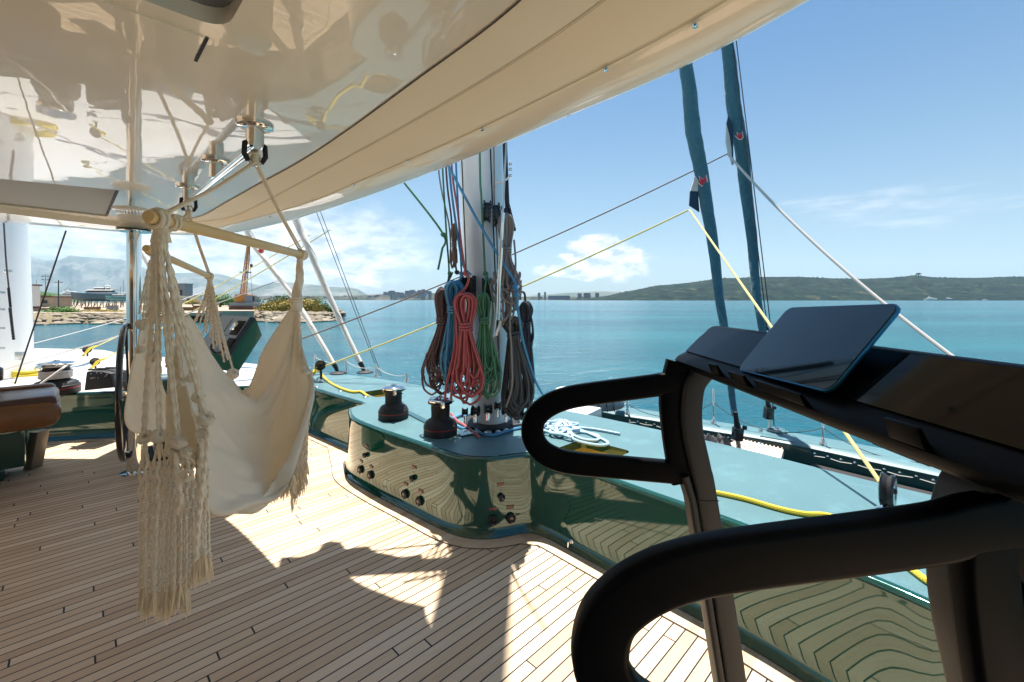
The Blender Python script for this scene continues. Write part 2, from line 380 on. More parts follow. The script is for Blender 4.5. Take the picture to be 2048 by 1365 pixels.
# ------------------------------------------------------------------ sea
def sea_material():
    m = bpy.data.materials.new('sea_water'); m.use_nodes = True; t = m.node_tree; b = t.nodes['Principled BSDF']; ln = t.links
    b.inputs['Base Color'].default_value = (.002, .09, .14, 1); b.inputs['Roughness'].default_value = .12; b.inputs['IOR'].default_value = 1.33
    g = t.nodes.new('ShaderNodeTexCoord')
    def nzz(sc_, rot, sx, sy, det=6):
        mp = t.nodes.new('ShaderNodeMapping'); mp.inputs['Rotation'].default_value = (0, 0, rot); mp.inputs['Scale'].default_value = (sx, sy, 1)
        ln.new(g.outputs['Object'], mp.inputs[0]); n = t.nodes.new('ShaderNodeTexNoise'); n.inputs['Scale'].default_value = sc_; n.inputs['Detail'].default_value = det
        n.inputs['Roughness'].default_value = .6; ln.new(mp.outputs[0], n.inputs[0]); return n.outputs[0]
    a = nzz(1.1, .25, .35, 1.2); c = nzz(.22, -.1, .45, 1.2, 4); d = nzz(4.5, .5, .5, 1.2, 3)
    def mm(op, x, y):
        n = t.nodes.new('ShaderNodeMath'); n.operation = op
        for i, q in enumerate((x, y)):
            if isinstance(q, (int, float)): n.inputs[i].default_value = q
            else: ln.new(q, n.inputs[i])
        return n.outputs[0]
    h = mm('ADD', mm('ADD', mm('MULTIPLY', a, 1.0), mm('MULTIPLY', c, 1.5)), mm('MULTIPLY', d, .16))
    bp = t.nodes.new('ShaderNodeBump'); bp.inputs['Strength'].default_value = 1; bp.inputs['Distance'].default_value = .33
    ln.new(h, bp.inputs['Height']); ln.new(bp.outputs[0], b.inputs['Normal'])
    pat = nzz(.035, .1, .3, 1.4, 5)
    x = t.nodes.new('ShaderNodeMix'); x.data_type = 'RGBA'; x.inputs[6].default_value = (.008, .085, .125, 1); x.inputs[7].default_value = (.02, .15, .185, 1)
    r = t.nodes.new('ShaderNodeMapRange'); r.inputs[1].default_value = .4; r.inputs[2].default_value = .62; ln.new(pat, r.inputs[0]); ln.new(r.outputs[0], x.inputs[0]); ln.new(x.outputs[2], b.inputs['Base Color'])
    return m
sm = MB(); sm.add([(-40000, -3000, SEA), (40000, -3000, SEA), (40000, 45000, SEA), (-40000, 45000, SEA)], [(0, 1, 2, 3)])
tag(sm.build('sea', sea_material(), smooth=0), 'calm turquoise sea reaching the far shore', 'sea', kind='structure')

def deck_speckle(m):
    t = m.node_tree; b = t.nodes['Principled BSDF']; g = t.nodes.new('ShaderNodeTexCoord'); src = b.inputs['Base Color'].links[0].from_socket
    n = t.nodes.new('ShaderNodeTexNoise'); n.inputs['Scale'].default_value = 150; n.inputs['Detail'].default_value = 2; t.links.new(g.outputs['Object'], n.inputs[0])
    r = t.nodes.new('ShaderNodeMapRange'); r.inputs[1].default_value = .35; r.inputs[2].default_value = .65; r.inputs[3].default_value = .86; r.inputs[4].default_value = 1.08; t.links.new(n.outputs[0], r.inputs[0])
    n2 = t.nodes.new('ShaderNodeTexNoise'); n2.inputs['Scale'].default_value = 5; n2.inputs['Detail'].default_value = 8; n2.inputs['Roughness'].default_value = .7; t.links.new(g.outputs['Object'], n2.inputs[0])
    r2 = t.nodes.new('ShaderNodeMapRange'); r2.inputs[1].default_value = .52; r2.inputs[2].default_value = .72; r2.inputs[3].default_value = 1; r2.inputs[4].default_value = 1.35; t.links.new(n2.outputs[0], r2.inputs[0])
    mu = t.nodes.new('ShaderNodeMath'); mu.operation = 'MULTIPLY'; t.links.new(r.outputs[0], mu.inputs[0]); t.links.new(r2.outputs[0], mu.inputs[1])
    x = t.nodes.new('ShaderNodeMix'); x.data_type = 'RGBA'; x.blend_type = 'MULTIPLY'; x.inputs[0].default_value = 1; t.links.new(src, x.inputs[6]); t.links.new(mu.outputs[0], x.inputs[7]); t.links.new(x.outputs[2], b.inputs['Base Color'])
deck_speckle(M['greendeck'])
# ================================================================== the yacht
def p2(u, v, z=ZT): q = F(u, v, z); return (q.x, q.y)
wall_px = [(696, 817), (697, 826), (706, 838), (760, 860), (811, 877), (864, 895), (905, 909), (950, 917), (1000, 915), (1035, 909), (1066, 906), (1100, 915),
           (1212, 955), (1365, 1009), (1485, 1051), (1753, 1161), (1852, 1201), (1950, 1251)]
W1 = [V((a, b*K)) for a, b in ((-9.5, 4.1), (-7.2, 4.7), (-5.0, 5.28), (-4.5, 5.42), (-3.6, 5.62), (-2.95, 5.82), (-2.32, 5.72))]
Wc = V(p2(729, 807))
wall = cr([(*p, 0) for p in W1], 5)[:-1]+cr([(W1[-1].x, W1[-1].y, 0), ((W1[-1].x+Wc.x)/2, (W1[-1].y+Wc.y)/2, 0), (Wc.x, Wc.y, 0)], 5)
pts3 = [V((*p2(*q), 0)) for q in wall_px]+[V((1.75, 1.05*K, 0)), V((2.1, .3, 0)), V((2.5, -1.2, 0))]
box_path = cr(pts3, 7)
_b3 = resample(box_path, 190)
for _ in range(8): _b3 = _b3[:1]+[(_b3[i-1]+_b3[i]*2+_b3[i+1])/4 for i in range(1, len(_b3)-1)]+_b3[-1:]
wallpath = [V((p.x, p.y)) for p in wall+_b3]
NW = len(wall)
# floor
fl = MB()
polyf = [V((p.x, p.y, FLOOR)) for p in offset2(wallpath, .0)]+[V((2.5, -5, FLOOR)), V((-12, -5, FLOOR)), V((-12, 4.0, FLOOR))]
tri = tessellate_polygon([polyf]); fl.add(polyf, tri)
tag(fl.build('deck_floor', M['teak'], smooth=0), 'teak planked cockpit floor with dark caulking lines', 'floor', kind='structure')
# coaming: wall face, skirt at its foot, rounded lip
root = thing('cockpit_coaming', 'glossy dark green coaming wall with the winch island curving round the cockpit', 'coaming', (0, 3.2, FLOOR))
prof_w = [(-.03, ZT), (-.012, ZT-.002), (-.003, ZT-.009), (0, ZT-.022)]+[(.0028*sin(pi*k/26), ZT-.03-.37*k/26) for k in range(27)]+[(.001, -1.41), (.003, -1.445), (.012, -1.470), (.028, -1.486), (.036, -1.493), (.04, FLOOR)]
cw = MB(); cw.grid([[V((q.x, q.y, z)) for q in offset2(wallpath, o)] for o, z in prof_w]); cw.build('wall_face', M['green'], root, smooth=50)
# small end return where the left wall meets the island
mb = MB(); mbp = offset2(wallpath, .04); mbq = offset2(wallpath, .135)
mg = MB(); n0 = 0
rows = [[V((q.x, q.y, FLOOR+.006)) for q in mbp], [V((q.x, q.y, FLOOR+.006)) for q in mbq], [V((q.x, q.y, FLOOR-.01)) for q in offset2(wallpath, .136)]]
mg.grid(rows); mg.build('margin_board', M['teakboard'], root, smooth=0)
ml = MB(); ml.grid([[V((q.x, q.y, FLOOR+.003)) for q in offset2(wallpath, .135)], [V((q.x, q.y, FLOOR+.003)) for q in offset2(wallpath, .1395)]]); ml.build('caulk_line', M['black'], root, smooth=0)
ml = MB(); ml.grid([[V((q.x, q.y, FLOOR+.008)) for q in offset2(wallpath, .038)], [V((q.x, q.y, FLOOR+.008)) for q in offset2(wallpath, .0425)]]); ml.build('caulk_line', M['black'], root, smooth=0)

# deck tops (with two rope pockets)
outer = [V((-2.95, 7.35*K)), V(p2(619, 741)), V(p2(692, 746)), V(p2(771, 756)), V(p2(852, 769)), V((-.42, 5.35*K)), V((.36, 4.74*K)), V((.86, 4.28*K)), V(p2(1480, 889)), V(p2(1740, 952)), V((2.75, 1.95*K)), V((3.5, .6*K)), V((4.2, -1.2))]
outer = [V((p.x, p.y)) for p in cr([(p.x, p.y, 0) for p in outer], 6)]
outer = offset2(outer, .10)
inner = offset2(wallpath, -.03)
i0 = max(i for i, p in enumerate(inner) if p.x < -2.9 and i < NW)
pk1 = [V((a, b*K)) for a, b in ((.51, 3.60), (.79, 3.30), (.56, 3.05), (.28, 3.34))]
pk2 = [V((a, b*K)) for a, b in ((-1.62, 5.42), (-1.42, 5.62), (-1.14, 5.32), (-1.4, 5.12))]
def rounded(poly, r, n=4):
    out = []
    for i, p in enumerate(poly):
        a = (poly[i-1]-p).normalized(); b = (poly[(i+1) % len(poly)]-p).normalized()
        for k in range(n+1):
            t = k/n; out.append(p+a*r*(1-t)**2+b*r*t**2)
    return out
pk1, pk2 = rounded(pk1, .05), rounded(pk2, .04)
poly = [V((p.x, p.y, ZT)) for p in inner[i0:]]+[V((p.x, p.y, ZT)) for p in reversed(outer)]
holes = [[V((p.x, p.y, ZT)) for p in h] for h in (pk1, pk2)]
dk = MB(); dk.add(poly+holes[0]+holes[1], tessellate_polygon([poly]+holes))
prof_o = [(0, ZT), (-.05, ZT-.012), (-.10, ZT-.045), (-.125, ZT-.1), (-.13, ZT-.16)]
so_ = MB(); so_.grid([[V((q.x, q.y, z)) for q in offset2(outer, o)] for o, z in prof_o])
dko = dk.build('side_deck', M['greendeck'], smooth=0); tag(dko, 'pale sunlit satin green side deck outside the coaming', 'deck', kind='structure')
so_.grid([[V((q.x, q.y, z)) for q in offset2(outer, o)] for o, z in [(-.13, ZT-.16), (-.14, ZT-.5), (-.1, ZT-1.2), (0, SEA-.3)]])
e = so_.build('deck_edge', M['greendeck'], smooth=60); tag(e, 'rounded green outer edge of the side deck above the net', 'deck edge', kind='structure')
for k, h in enumerate(holes):
    r_ = thing('rope_locker', ['sunken square rope pocket with ochre bottom beside the blue rope pile', 'sunken rope pocket behind the left winch with a yellow rope running in'][k], 'rope locker', (h[0].x, h[0].y, ZT-.12), 'rope pockets in the side deck')
    a = MB(); a.grid([h, [p+V((0, 0, -.06)) for p in h]], True); a.build('upper_wall', M['green'], r_, smooth=30)
    a = MB(); c_ = sum(h, V())/len(h)
    a.grid([[p+V((0, 0, -.06)) for p in h], [p.lerp(c_, .04)+V((0, 0, -.15)) for p in h]], True); a.add([p.lerp(c_, .04)+V((0, 0, -.15)) for p in h], [tuple(range(len(h)))]); a.build('bottom_tray', M['yellow_in'], r_, smooth=30)

# left white deck with a moulded step
ld = MB()
lin = inner[:i0+1]; n = len(lin)
lout = resample([(a, b*K) for a, b in ((-12, 9.2), (-9, 9.6), (-7.6, 9.3), (-6.4, 8.35), (-4.6, 7.7), (-2.95, 7.35))], n)
rows = []
for t, dz in [(0, 0), (.12, 0), (.125, 0), (.45, .0), (.5, .03), (.56, .11), (.75, .12), (.93, .10), (.985, .05), (1, -.03), (1.0, -2.2)]:
    rows.append([V((a.x+(b[0]-a.x)*t, a.y+(b[1]-a.y)*t, ZT+dz*(1 if i < n-5 else (n-1-i)/5)-(0 if t < 1 else 0))) for i, (a, b) in enumerate(zip(lin, lout))])
ld.grid(rows); tag(ld.build('aft_deck', M['gelwhite'], smooth=50), 'white moulded deck beyond the left coaming', 'deck', kind='structure')

# ------------------------------------------------------------------ fittings on the coaming wall
def wall_hit(u, v):
    k = (u-1024)/1000/K
    best = None
    for a, b in zip(wallpath, wallpath[1:]):
        fa = a.x-k*a.y; fb = b.x-k*b.y
        if fa*fb <= 0 and fa != fb:
            t = fa/(fa-fb); p = a.lerp(b, t)
            if best is None or p.y < best[0].y:
                tv = (b-a).normalized(); best = (p, V((tv.y, -tv.x, 0)))
    p, nrm = best
    return V((p.x, p.y, (600-v)/1000*p.y/K))+nrm*.003, nrm
def wall_M(p, nrm, out=0.0):
    x = V((0, 0, 1)).cross(nrm).normalized(); m = Matrix((x, V((0, 0, 1)), nrm)).transposed().to_4x4(); return Matrix.Translation(p+nrm*out) @ m
sock = [(734, 892, (733, 910), (723, 922), (743, 933), (722, 939), (742, 950), 'left end of the green winch island under the left winch'),
        (829, 934, (827, 956), (812, 968), (842, 982), (811, 988), (840, 1002), 'middle of the long face of the green winch island'),
        (1001, 969, (1002, 994), (985, 1018), (1020, 1014), (986, 1040), (1021, 1036), 'rounded front end of the green winch island')]
def rr_poly(w_, h_, r, n=4):
    return [(sx*(w_/2-r)+r*cos(a), sy*(h_/2-r)+r*sin(a)) for sx, sy, a0 in ((1, 1, 0), (-1, 1, pi/2), (-1, -1, pi), (1, -1, 1.5*pi)) for a in [a0+pi/2*k/n for k in range(n+1)]]
for (lu, lv, sw, l1, l2, b1, b2, where) in sock:
    p, nr = wall_hit(*sw); wshort0 = {734: 'left end of the green island', 829: 'middle of the green island face', 1001: 'front end of the green island'}[lu]
    t = thing('winch_switch', 'oval black rotary control, '+wshort0, 'control switch', p, 'rotary controls on the winch island')
    MB().prism(rr_poly(.05, .092, .02), .008, wall_M(p, nr)).build('plate', M['black'], t, bevel=.0015)
    MB().lathe([(.021, 0), (.021, .012), (.015, .02), (.008, .024)], wall_M(p, nr, .008), 20).build('dial', M['blackgloss'], t)
    MB().box((0, 0, 0), (.052, .01, .012)).build('lever', M['blackgloss'], t, local=True, bevel=.002)
    t.children[-1].matrix_local = wall_M(V(), nr, .03)
    for s in (-1, 1):
        MB().ball(p+nr*.009+V((0, 0, s*.037)), .0035, 5).build('screw', M['chrome'], t)
    for (bu, bv), (qu, qv), side in ((b1, l1, 'left'), (b2, l2, 'right')):
        p, nr = wall_hit(bu, bv)
        t = thing('push_button', f'round black push button, {side} of the pair, '+wshort0, 'button', p, 'round push buttons on the winch island')
        MB().lathe([(.029, 0), (.031, .004), (.031, .014), (.026, .018), (.02, .018), (.019, .010), (.0, .010)], wall_M(p, nr), 24).build('bezel', M['black'], t)
        MB().lathe([(.0, .016), (.014, .015), (.0155, .009), (.0155, 0)], wall_M(p, nr, .002), 20, caps=False).build('cap', M['blackgloss'], t)
        MB().box((0, 0, 0), (.012, .003, .001)).build('pale_mark', M['engrave'], t, local=True)
        t.children[-1].matrix_local = wall_M(V(), nr, .0185) @ Matrix.Translation((0, -.0225, 0))
    wshort = {734: 'left end of the island', 829: 'middle of the island face', 1001: 'front end of the island'}[lu]
    for (qu, qv), nm in (((lu, lv), 'above the rotary control'), (l1, 'above the left push button'), (l2, 'above the right push button')):
        p, nr = wall_hit(qu, qv)
        q = MB().box((0, 0, 0), (.048, .02, .003)); o = q.build('name_plate', M['tag'], None, bevel=.0008, local=True)
        o.matrix_world = wall_M(p, nr, .002); tag(o, f'small brown name plate {nm}, '+wshort, 'name plate', 'name plates on the winch island')
p, nr = wall_hit(1144, 1086)
t = thing('deck_eye', 'polished steel eye on the green coaming below the far treadmill handle', 'pad eye', p)
MB().lathe([(.022, 0), (.022, .004), (.012, .008), (.0, .01)], wall_M(p, nr), 20, caps=False).build('base_plate', M['chrome'], t)
MB().tube([p+nr*.006+V((0, 0, .02)), p+nr*.03+V((0, 0, .012)), p+nr*.034+V((0, 0, -.01)), p+nr*.006+V((0, 0, -.024))], .006, 8).build('loop', M['chrome'], t)
# small hinge bolts on the deck rim to the left
for k, (u, v) in enumerate([(634, 779), (681, 787), (731, 799)]):
    q = F(u, v-4, ZT)
    t = thing('deck_fastener', ['leftmost', 'middle', 'rightmost'][k]+' of three chrome fasteners on the green deck rim left of the winches', 'deck fastener', q, 'chrome fasteners on the deck rim')
    MB().lathe([(.026, 0), (.026, .006), (.015, .014), (0, .016)], Matrix.Translation(q), 16, caps=False).build('cap', M['chrome'], t)

# ------------------------------------------------------------------ winches
def make_winch(label, loc, s=1.0):
    t = thing('winch', label, 'winch', loc)
    MB().lathe([(.120, 0), (.124, .004), (.124, .07), (.120, .075)], None, 40).build('base', M['black'], t, local=True, bevel=.001); base_ = t.children[-1]
    MB().lathe([(.1245, .047), (.1255, .049), (.1255, .053), (.1245, .055)], None, 40, caps=False).build('red_stripe', M['redline'], base_, local=True)
    MB().lathe([(.118, .074), (.113, .092), (.098, .106), (.075, .116), (.068, .128), (.066, .15), (.066, .205), (.070, .222), (.082, .23)], None, 40).build('drum', M['black'], t, local=True); dr_ = next(c for c in t.children if c.name.startswith('drum'))
    ribs = MB()
    for k in range(14):
        a = 2*pi*k/14
        ribs.tube([V((.0665*cos(a+j*.06), .0665*sin(a+j*.06), .128+j*.0125)) for j in range(8)], .003, 5)
    ribs.build('grip_ribs', M['black'], dr_, local=True)
    MB().lathe([(.082, .228), (.092, .232), (.094, .242), (.085, .246)], None, 40).build('self_tailer', M['blackgloss'], t, local=True)
    MB().lathe([(.084, .246), (.094, .249), (.096, .256), (.09, .264), (.06, .272), (.03, .275), (.028, .27), (0, .27)], None, 40, caps=False).build('top_cap', M['chrome'], t, local=True)
    MB().lathe([(.018, .27), (.018, .282), (.012, .285), (0, .285)], None, 8, caps=False).build('handle_socket', M['chrome'], t, local=True)
    MB().prism(rr_poly(.03, .045, .008), .016, Matrix.Translation((0, -.098, .235)) @ Matrix.Rotation(radians(90), 4, 'X')).build('feeder_arm', M['chrome'], t, local=True, bevel=.002)
    MB().box((.078, .0, .238), (.05, .018, .008)).build('stripper', M['greendeck'], t, local=True, bevel=.002)
    return t
q1 = F(787, 836, ZT); q2 = F(881, 868, ZT)
make_winch('black winch with chrome top, the farther left one on the green island', q1).rotation_euler.z = .35
make_winch('black winch with chrome top, the nearer one in front of the mast ropes', q2).rotation_euler.z = .3
# flat deck hatch strips behind the winches
for k, (a, b, c, d) in enumerate([((819, 822), (868, 846), (862, 851), (813, 826)), ((915, 861), (945, 857), (950, 866), (922, 872))]):
    z = ZT+.012
    h = [F(*x, z) for x in (a, b, c, d)]
    m_ = MB(); m_.grid([[p+V((0, 0, -.02)) for p in h], h], True); m_.add(h, [(0, 1, 2, 3)])
    tag(m_.build('deck_cleat_plate', M['green'], smooth=0), ['long dark green plate on the deck between the two winches', 'small green plate on the deck right of the nearer winch'][k], 'deck plate')

# ------------------------------------------------------------------ hardtop roof
rim_px = [(-260, 425), (-100, 436), (0, 445), (120, 454), (250, 465), (350, 470), (440, 469), (545, 451), (700, 405), (850, 350), (1000, 290), (1130, 235), (1300, 165), (1460, 88), (1620, 0)]
rim = [F(u, v, .6) for u, v in rim_px]+[V((.72, .7*K, .6)), V((.9, .2, .6)), V((1.1, -.8, .6)), V((1.2, -2.5, .6))]
rimc = cr(rim, 8); NR = 120
rimc = resample(rimc, NR)
rim2 = [V((p.x, p.y)) for p in rimc]
but = [F(u, v, .617) for u, v in [(-200, 395), (0, 426), (250, 455), (340, 461), (420, 459), (500, 440), (624, 405), (707, 371), (815, 325), (965, 260), (1212, 140), (1486, 0)]]+[V((.60, .7*K, .617)), V((.77, .2, .617)), V((.96, -.8, .617)), V((1.06, -2.5, .617))]
dark = [S(-3.95, 3.62, ZC), S(-3.3, 3.95, ZC), S(-2.95, 4.12, ZC), F(390, 436, ZC), F(444, 408, ZC), F(526, 362, ZC), F(600, 322, ZC), F(700, 255, ZC), F(880, 120, ZC), F(1046, 0, ZC)]+[V((.2, .7*K, ZC)), V((.34, .2, ZC)), V((.5, -.8, ZC)), V((.6, -2.5, ZC))]
seam = [S(-3.95, 3.66, .652), S(-3.3, 3.99, .652), S(-2.95, 4.2, .652), F(450, 437, .65), F(530, 402, .65), F(600, 365, .65), F(760, 278, .65), F(900, 199, .65), F(1212, 0, .65)]+[V((.36, .7*K, .65)), V((.5, .2, .65)), V((.68, -.8, .65)), V((.8, -2.5, .65))]
def corr(pts, n=NR): return resample(cr(pts, 8), n)
# stations matched by closest cut: re-parametrise every line by distance to the rim stations
def match(line, n=NR):
    ln_ = resample(cr(line, 10), 400); out = []; j = 0
    for i, p in enumerate(rimc):
        a = rimc[max(i-1, 0)]; b = rimc[min(i+1, n-1)]; tg = (b-a); tg.z = 0; tg.normalize()
        best = None
        for k in range(j, len(ln_)):
            d = abs((ln_[k]-p).dot(tg))+.15*(ln_[k]-p).length
            if best is None or d < best[0]: best = (d, k)
        j = best[1]; out.append(ln_[j].copy())
    return out
RF = thing('hardtop_roof', 'cream glossy hardtop roof over the cockpit with a stitched cloth edge', 'roof', (-1.2, 1, .6))
bl = match(but); dl = match(dark); sl = match(seam)
def smooth_line(l, it=6):
    for _ in range(it): l = [l[0]]+[(l[i-1]+l[i]*2+l[i+1])/4 for i in range(1, len(l)-1)]+[l[-1]]
    return l
bl, dl, sl = smooth_line(bl), smooth_line(dl), smooth_line(sl)
k0 = next(i for i, p in enumerate(rimc) if p.x > -3.0)   # the cloth liner starts here
lin = MB()
def bowed(a, b, n, amt):
    return [[p.lerp(q, k/n)+V((0, 0, -amt*sin(pi*k/n))) for p, q in zip(a, b)] for k in range(n+1)]
lin.grid(bowed(dl[k0:], sl[k0:], 5, .004)); lin.grid(bowed([p+V((0, 0, -.001)) for p in sl[k0:]], bl[k0:], 6, .007))
lin.build('cloth_liner', M['liner'], RF, smooth=60)
st = MB()
def hemline(a, t_, b): return [p.lerp(q, t_)+V((0, 0, -.006)) for p, q in zip(a, b)]
st.tube(hemline(sl[k0:], .0, bl[k0:]), .0009, 5); st.tube(hemline(sl[k0:], .9, bl[k0:]), .0013, 5); st.build('liner_seam', M['tag'] if 0 else mat('liner_thread', (.56, .46, .31), .9), RF)
# rim band
off_in = lambda k: [q for q in offset2(rim2, k)]
band = MB()
def ring_at(o, z): return [V((q.x, q.y, z)) for q in offset2(rim2, o)]
rows = [[p.copy() for p in bl], [p.lerp(q, .5)+V((0, 0, -.010)) for p, q in zip(bl, ring_at(.02, .6))], ring_at(.015, .598), ring_at(0, .6), ring_at(-.012, .612), ring_at(-.016, .64), ring_at(0, .70), ring_at(.06, .735), ring_at(.3, .77)]
band.grid(rows); band.build('rim_band', M['gel'], RF, smooth=60)
g = MB()
for i in range(len(rimc)-1): pass
for u, v in [(624, 403), (707, 370), (815, 324), (965, 259), (1212, 139), (540, 434), (1390, 51)]:
    q = F(u, v, .608); b_ = MB().lathe([(.0, -.005), (.006, -.0045), (.0075, 0), (.006, .003)], Matrix.Translation(q), 14, caps=False).build('snap_button', M['chrome'], RF)
# black gap strip between the glossy panel and the cloth
gp = MB(); gp.grid([[p+V((0, 0, -.004)) for p in dl[k0:]], [p.lerp(q, .035)+V((0, 0, -.003)) for p, q in zip(dl[k0:], sl[k0:])], [p.lerp(q, .035)+V((0, 0, .01)) for p, q in zip(dl[k0:], sl[k0:])]]); gp.build('rubber_gap', M['black'], RF)
# glossy ceiling panel: tessellated with openings for the skylight, hatch and curtain slot
A2, B2 = V((AX.x, AX.y)), V((BX.x, BX.y))
def rect(c, la, lb, r, z):   # corner c, extents la along -A, lb along -/+B
    c = V(c[:2]); return [V((p.x, p.y, z)) for p in rounded([c, c-A2*la, c-A2*la+B2*lb, c+B2*lb], r, 5)]
sky_c = F(452, 62, ZC); SK = rect(sky_c, .75, -.72, .07, ZC)
hat_c = F(239, 381, ZC); HT = [V((p.x, p.y, ZC)) for p in rounded([V(F(u, v, ZC)[:2]) for u, v in ((239, 381), (-250, 334), (-250, 382), (215, 434))], .02, 5)]
slo_c = F(408, 72, ZC); SL = rect(slo_c, 1.6, .155, .012, ZC)
edge = [p.copy() for p in dl[k0:]]
left = [p.lerp(q, 0.0)+V((0, 0, 0)) for p, q in zip(bl[:k0], bl[:k0])]
lft = [V((p.x, p.y, ZC)) for p in offset2([V((q.x, q.y)) for q in bl[:k0]], .03)]
outl = [V((p.x, p.y, ZC)) for p in edge]+[V((-5.5, -2.6, ZC))]+lft
cp = MB(); allp = outl+SK+HT; cp.add(allp, tessellate_polygon([outl, SK, HT]))
# connect left edge down to the band
cp.grid([[p for p in bl[:k0]], lft]); cp.build('ceiling_panel', M['gel'], RF, smooth=0)
# skylight
s_ = MB(); s_.grid([SK, [p+V((0, 0, .05)) for p in SK]], True); s_.build('skylight_frame', M['gel'], RF, smooth=30)
s_ = MB(); s_.add([p+V((0, 0, .04)) for p in SK], [tuple(range(len(SK)))]); s_.build('skylight_glass', M['smoke'], RF, smooth=0)
s_ = MB(); s_.grid([HT, [p+V((0, 0, .03)) for p in HT]], True); s_.build('hatch_frame', M['gel'], RF, smooth=30)
hc = sum(HT, V())/len(HT)
s_ = MB(); hp = [p.lerp(hc, .03)+V((0, 0, .012)) for p in HT]; s_.grid([hp, [p+V((0, 0, .02)) for p in hp]], True); s_.add(hp, [tuple(range(len(hp)))]); s_.build('hatch_panel', mat('grey_hatch_panel', (.33, .325, .31), .6, spec=.2), RF, smooth=0)
s_ = MB(); s_.add([p+V((0, 0, .028)) for p in HT], [tuple(range(len(HT)))]); s_.build('hatch_gap', M['black'], RF, smooth=0)
# curtain slot: thin raised lid outline
lid = [V((p.x, p.y, ZC-.004)) for p in SL]
s_ = MB(); s_.add(lid, [tuple(range(len(lid)))]); s_.grid([lid, [p+V((0, 0, .005)) for p in lid]], True); s_.build('slot_cover', M['gel'], RF, smooth=0)
e_ = V((A2.x, A2.y, 0)); c0 = V((slo_c.x, slo_c.y, ZC-.002)); b_ = V((B2.x, B2.y, 0))
s_ = MB(); s_.add([c0+e_*.003, c0+e_*.011, c0+e_*.011+b_*.155, c0+e_*.003+b_*.155], [(0, 1, 2, 3)]); s_.build('slot_gap', M['black'], RF, smooth=0)
# roof top skin
tp = MB(); rt = ring_at(.3, .77); cen = V((-2.6, .2, .86)); tp.grid([rt, [p.lerp(cen, .5)+V((0, 0, .03)) for p in rt], [p.lerp(cen, .97)+V((0, 0, 0)) for p in rt]])
tp.add([rt[0], V((-6, -2.6, .77)), V((1.0, -2.6, .77)), rt[-1], cen], [(0, 1, 4), (1, 2, 4), (2, 3, 4)]); tp.build('top_skin', M['gelwhite'], RF, smooth=60)

# chrome pole
pb = P(268, 468, 4.34); px, py = pb.x, pb.y
t = thing('support_pole', 'polished steel pole holding up the roof beside the steering wheel', 'pole', (px, py, FLOOR))
MB().lathe([(.052, FLOOR), (.052, .605)], Matrix.Translation((px, py, 0)), 32).build('tube', M['chrome'], t)
MB().lathe([(.115, .588), (.118, .592), (.118, .598), (.06, .602)], Matrix.Translation((px, py, 0)), 32).build('top_flange', M['chrome'], t)
MB().lathe([(.10, FLOOR), (.10, FLOOR+.008), (.06, FLOOR+.012)], Matrix.Translation((px, py, 0)), 32).build('base_flange', M['chrome'], t)
# shower head
t = thing('shower_head', 'round white rain shower head under the roof beside the pole', 'shower head', P(264, 415, 3.25))
q = P(264, 420, 3.25)
MB().lathe([(.088, -.014), (.1, -.008), (.1, .006), (.085, .012), (.02, .018)], Matrix.Translation(q), 36).build('disc', M['gelwhite'], t)
h_ = MB()
for r_, n_ in ((.02, 8), (.04, 14), (.06, 22), (.077, 28)):
    for k in range(n_): h_.lathe([(.0026, -.016), (.0026, -.013)], Matrix.Translation(q+V((r_*cos(2*pi*k/n_), r_*sin(2*pi*k/n_), 0))), 6)
h_.build('nozzles', M['black'], t, smooth=0)
MB().lathe([(.015, .01), (.015, ZC-q.z)], Matrix.Translation(q), 16).build('drop_pipe', M['chrome'], t)

# grab rail with three ceiling flanges
f1, f2, f3 = F(510, 250, ZC), F(430, 327, ZC), F(377, 374, ZC)
f2 = f1.lerp(f3, .47)
t = thing('ceiling_rail', 'polished steel rail under the roof on three flanged posts holding the hanging chairs', 'rail', f1)
dr = (f3-f1).normalized()
for f in (f1, f2, f3):
    MB().lathe([(.03, -.085), (.03, -.004), (.03, 0)], Matrix.Translation(f), 24).build('post', M['chrome'], t)
    MB().lathe([(.058, -.012), (.062, -.009), (.062, 0)], Matrix.Translation(f), 32).build('flange', M['chrome'], t)
zr = -.085
MB().tube([f1-dr*.03+V((0, 0, zr)), f1.lerp(f3, .5)+V((0, 0, zr)), f3+dr*.03+V((0, 0, zr))], .0155, 16).build('rod', M['chrome'], t)
for f, nm in ((f1, 'nearer'), (f3, 'farther')):
    c_ = f+V((0, 0, zr))
    s_ = thing('shackle', f'chrome snap shackle with black sling on the {nm} end of the ceiling rail', 'shackle', c_, 'shackles on the ceiling rail')
    side = dr.cross(V((0, 0, 1)))
    for s in (-1, 1):
        MB().tube([c_+side*s*.012+dr*.012*s, c_+V((0, 0, .022))+side*s*.018, c_+side*.034*s+V((0, 0, .01)), c_+side*.036*s+V((0, 0, -.03)), c_+side*.022*s+V((0, 0, -.055))], .0095, 8).build('sling', M['black'], s_)
    MB().tube([c_+V((0, 0, -.045))+side*(.02*cos(a))+V((0, 0, .024*sin(a))) for a in [2*pi*k/16 for k in range(17)]], .0055, 8, caps=False).build('ring', M['chrome'], s_)

# cabin bulkhead behind the camera (seen only in reflections)
t = thing('cabin_bulkhead', 'dark panelled cabin bulkhead with a door behind the cockpit', 'wall', (-3, -2.6, FLOOR))
bhm = mat('oak_panelling', (.26, .17, .10), .4, coat=.3)
MB().box((-3.4, -2.75, -.42), (8.4, .1, 2.12)).build('panel', bhm, t, bevel=.01)
MB().box((-1.2, -2.69, -.52), (.9, .03, 1.9)).build('door', M['smoke'], t, bevel=.01)
for x in (-4.6, -2.9): MB().box((x, -2.69, -.1), (1.2, .03, .7)).build('window', M['smoke'], t, bevel=.01)
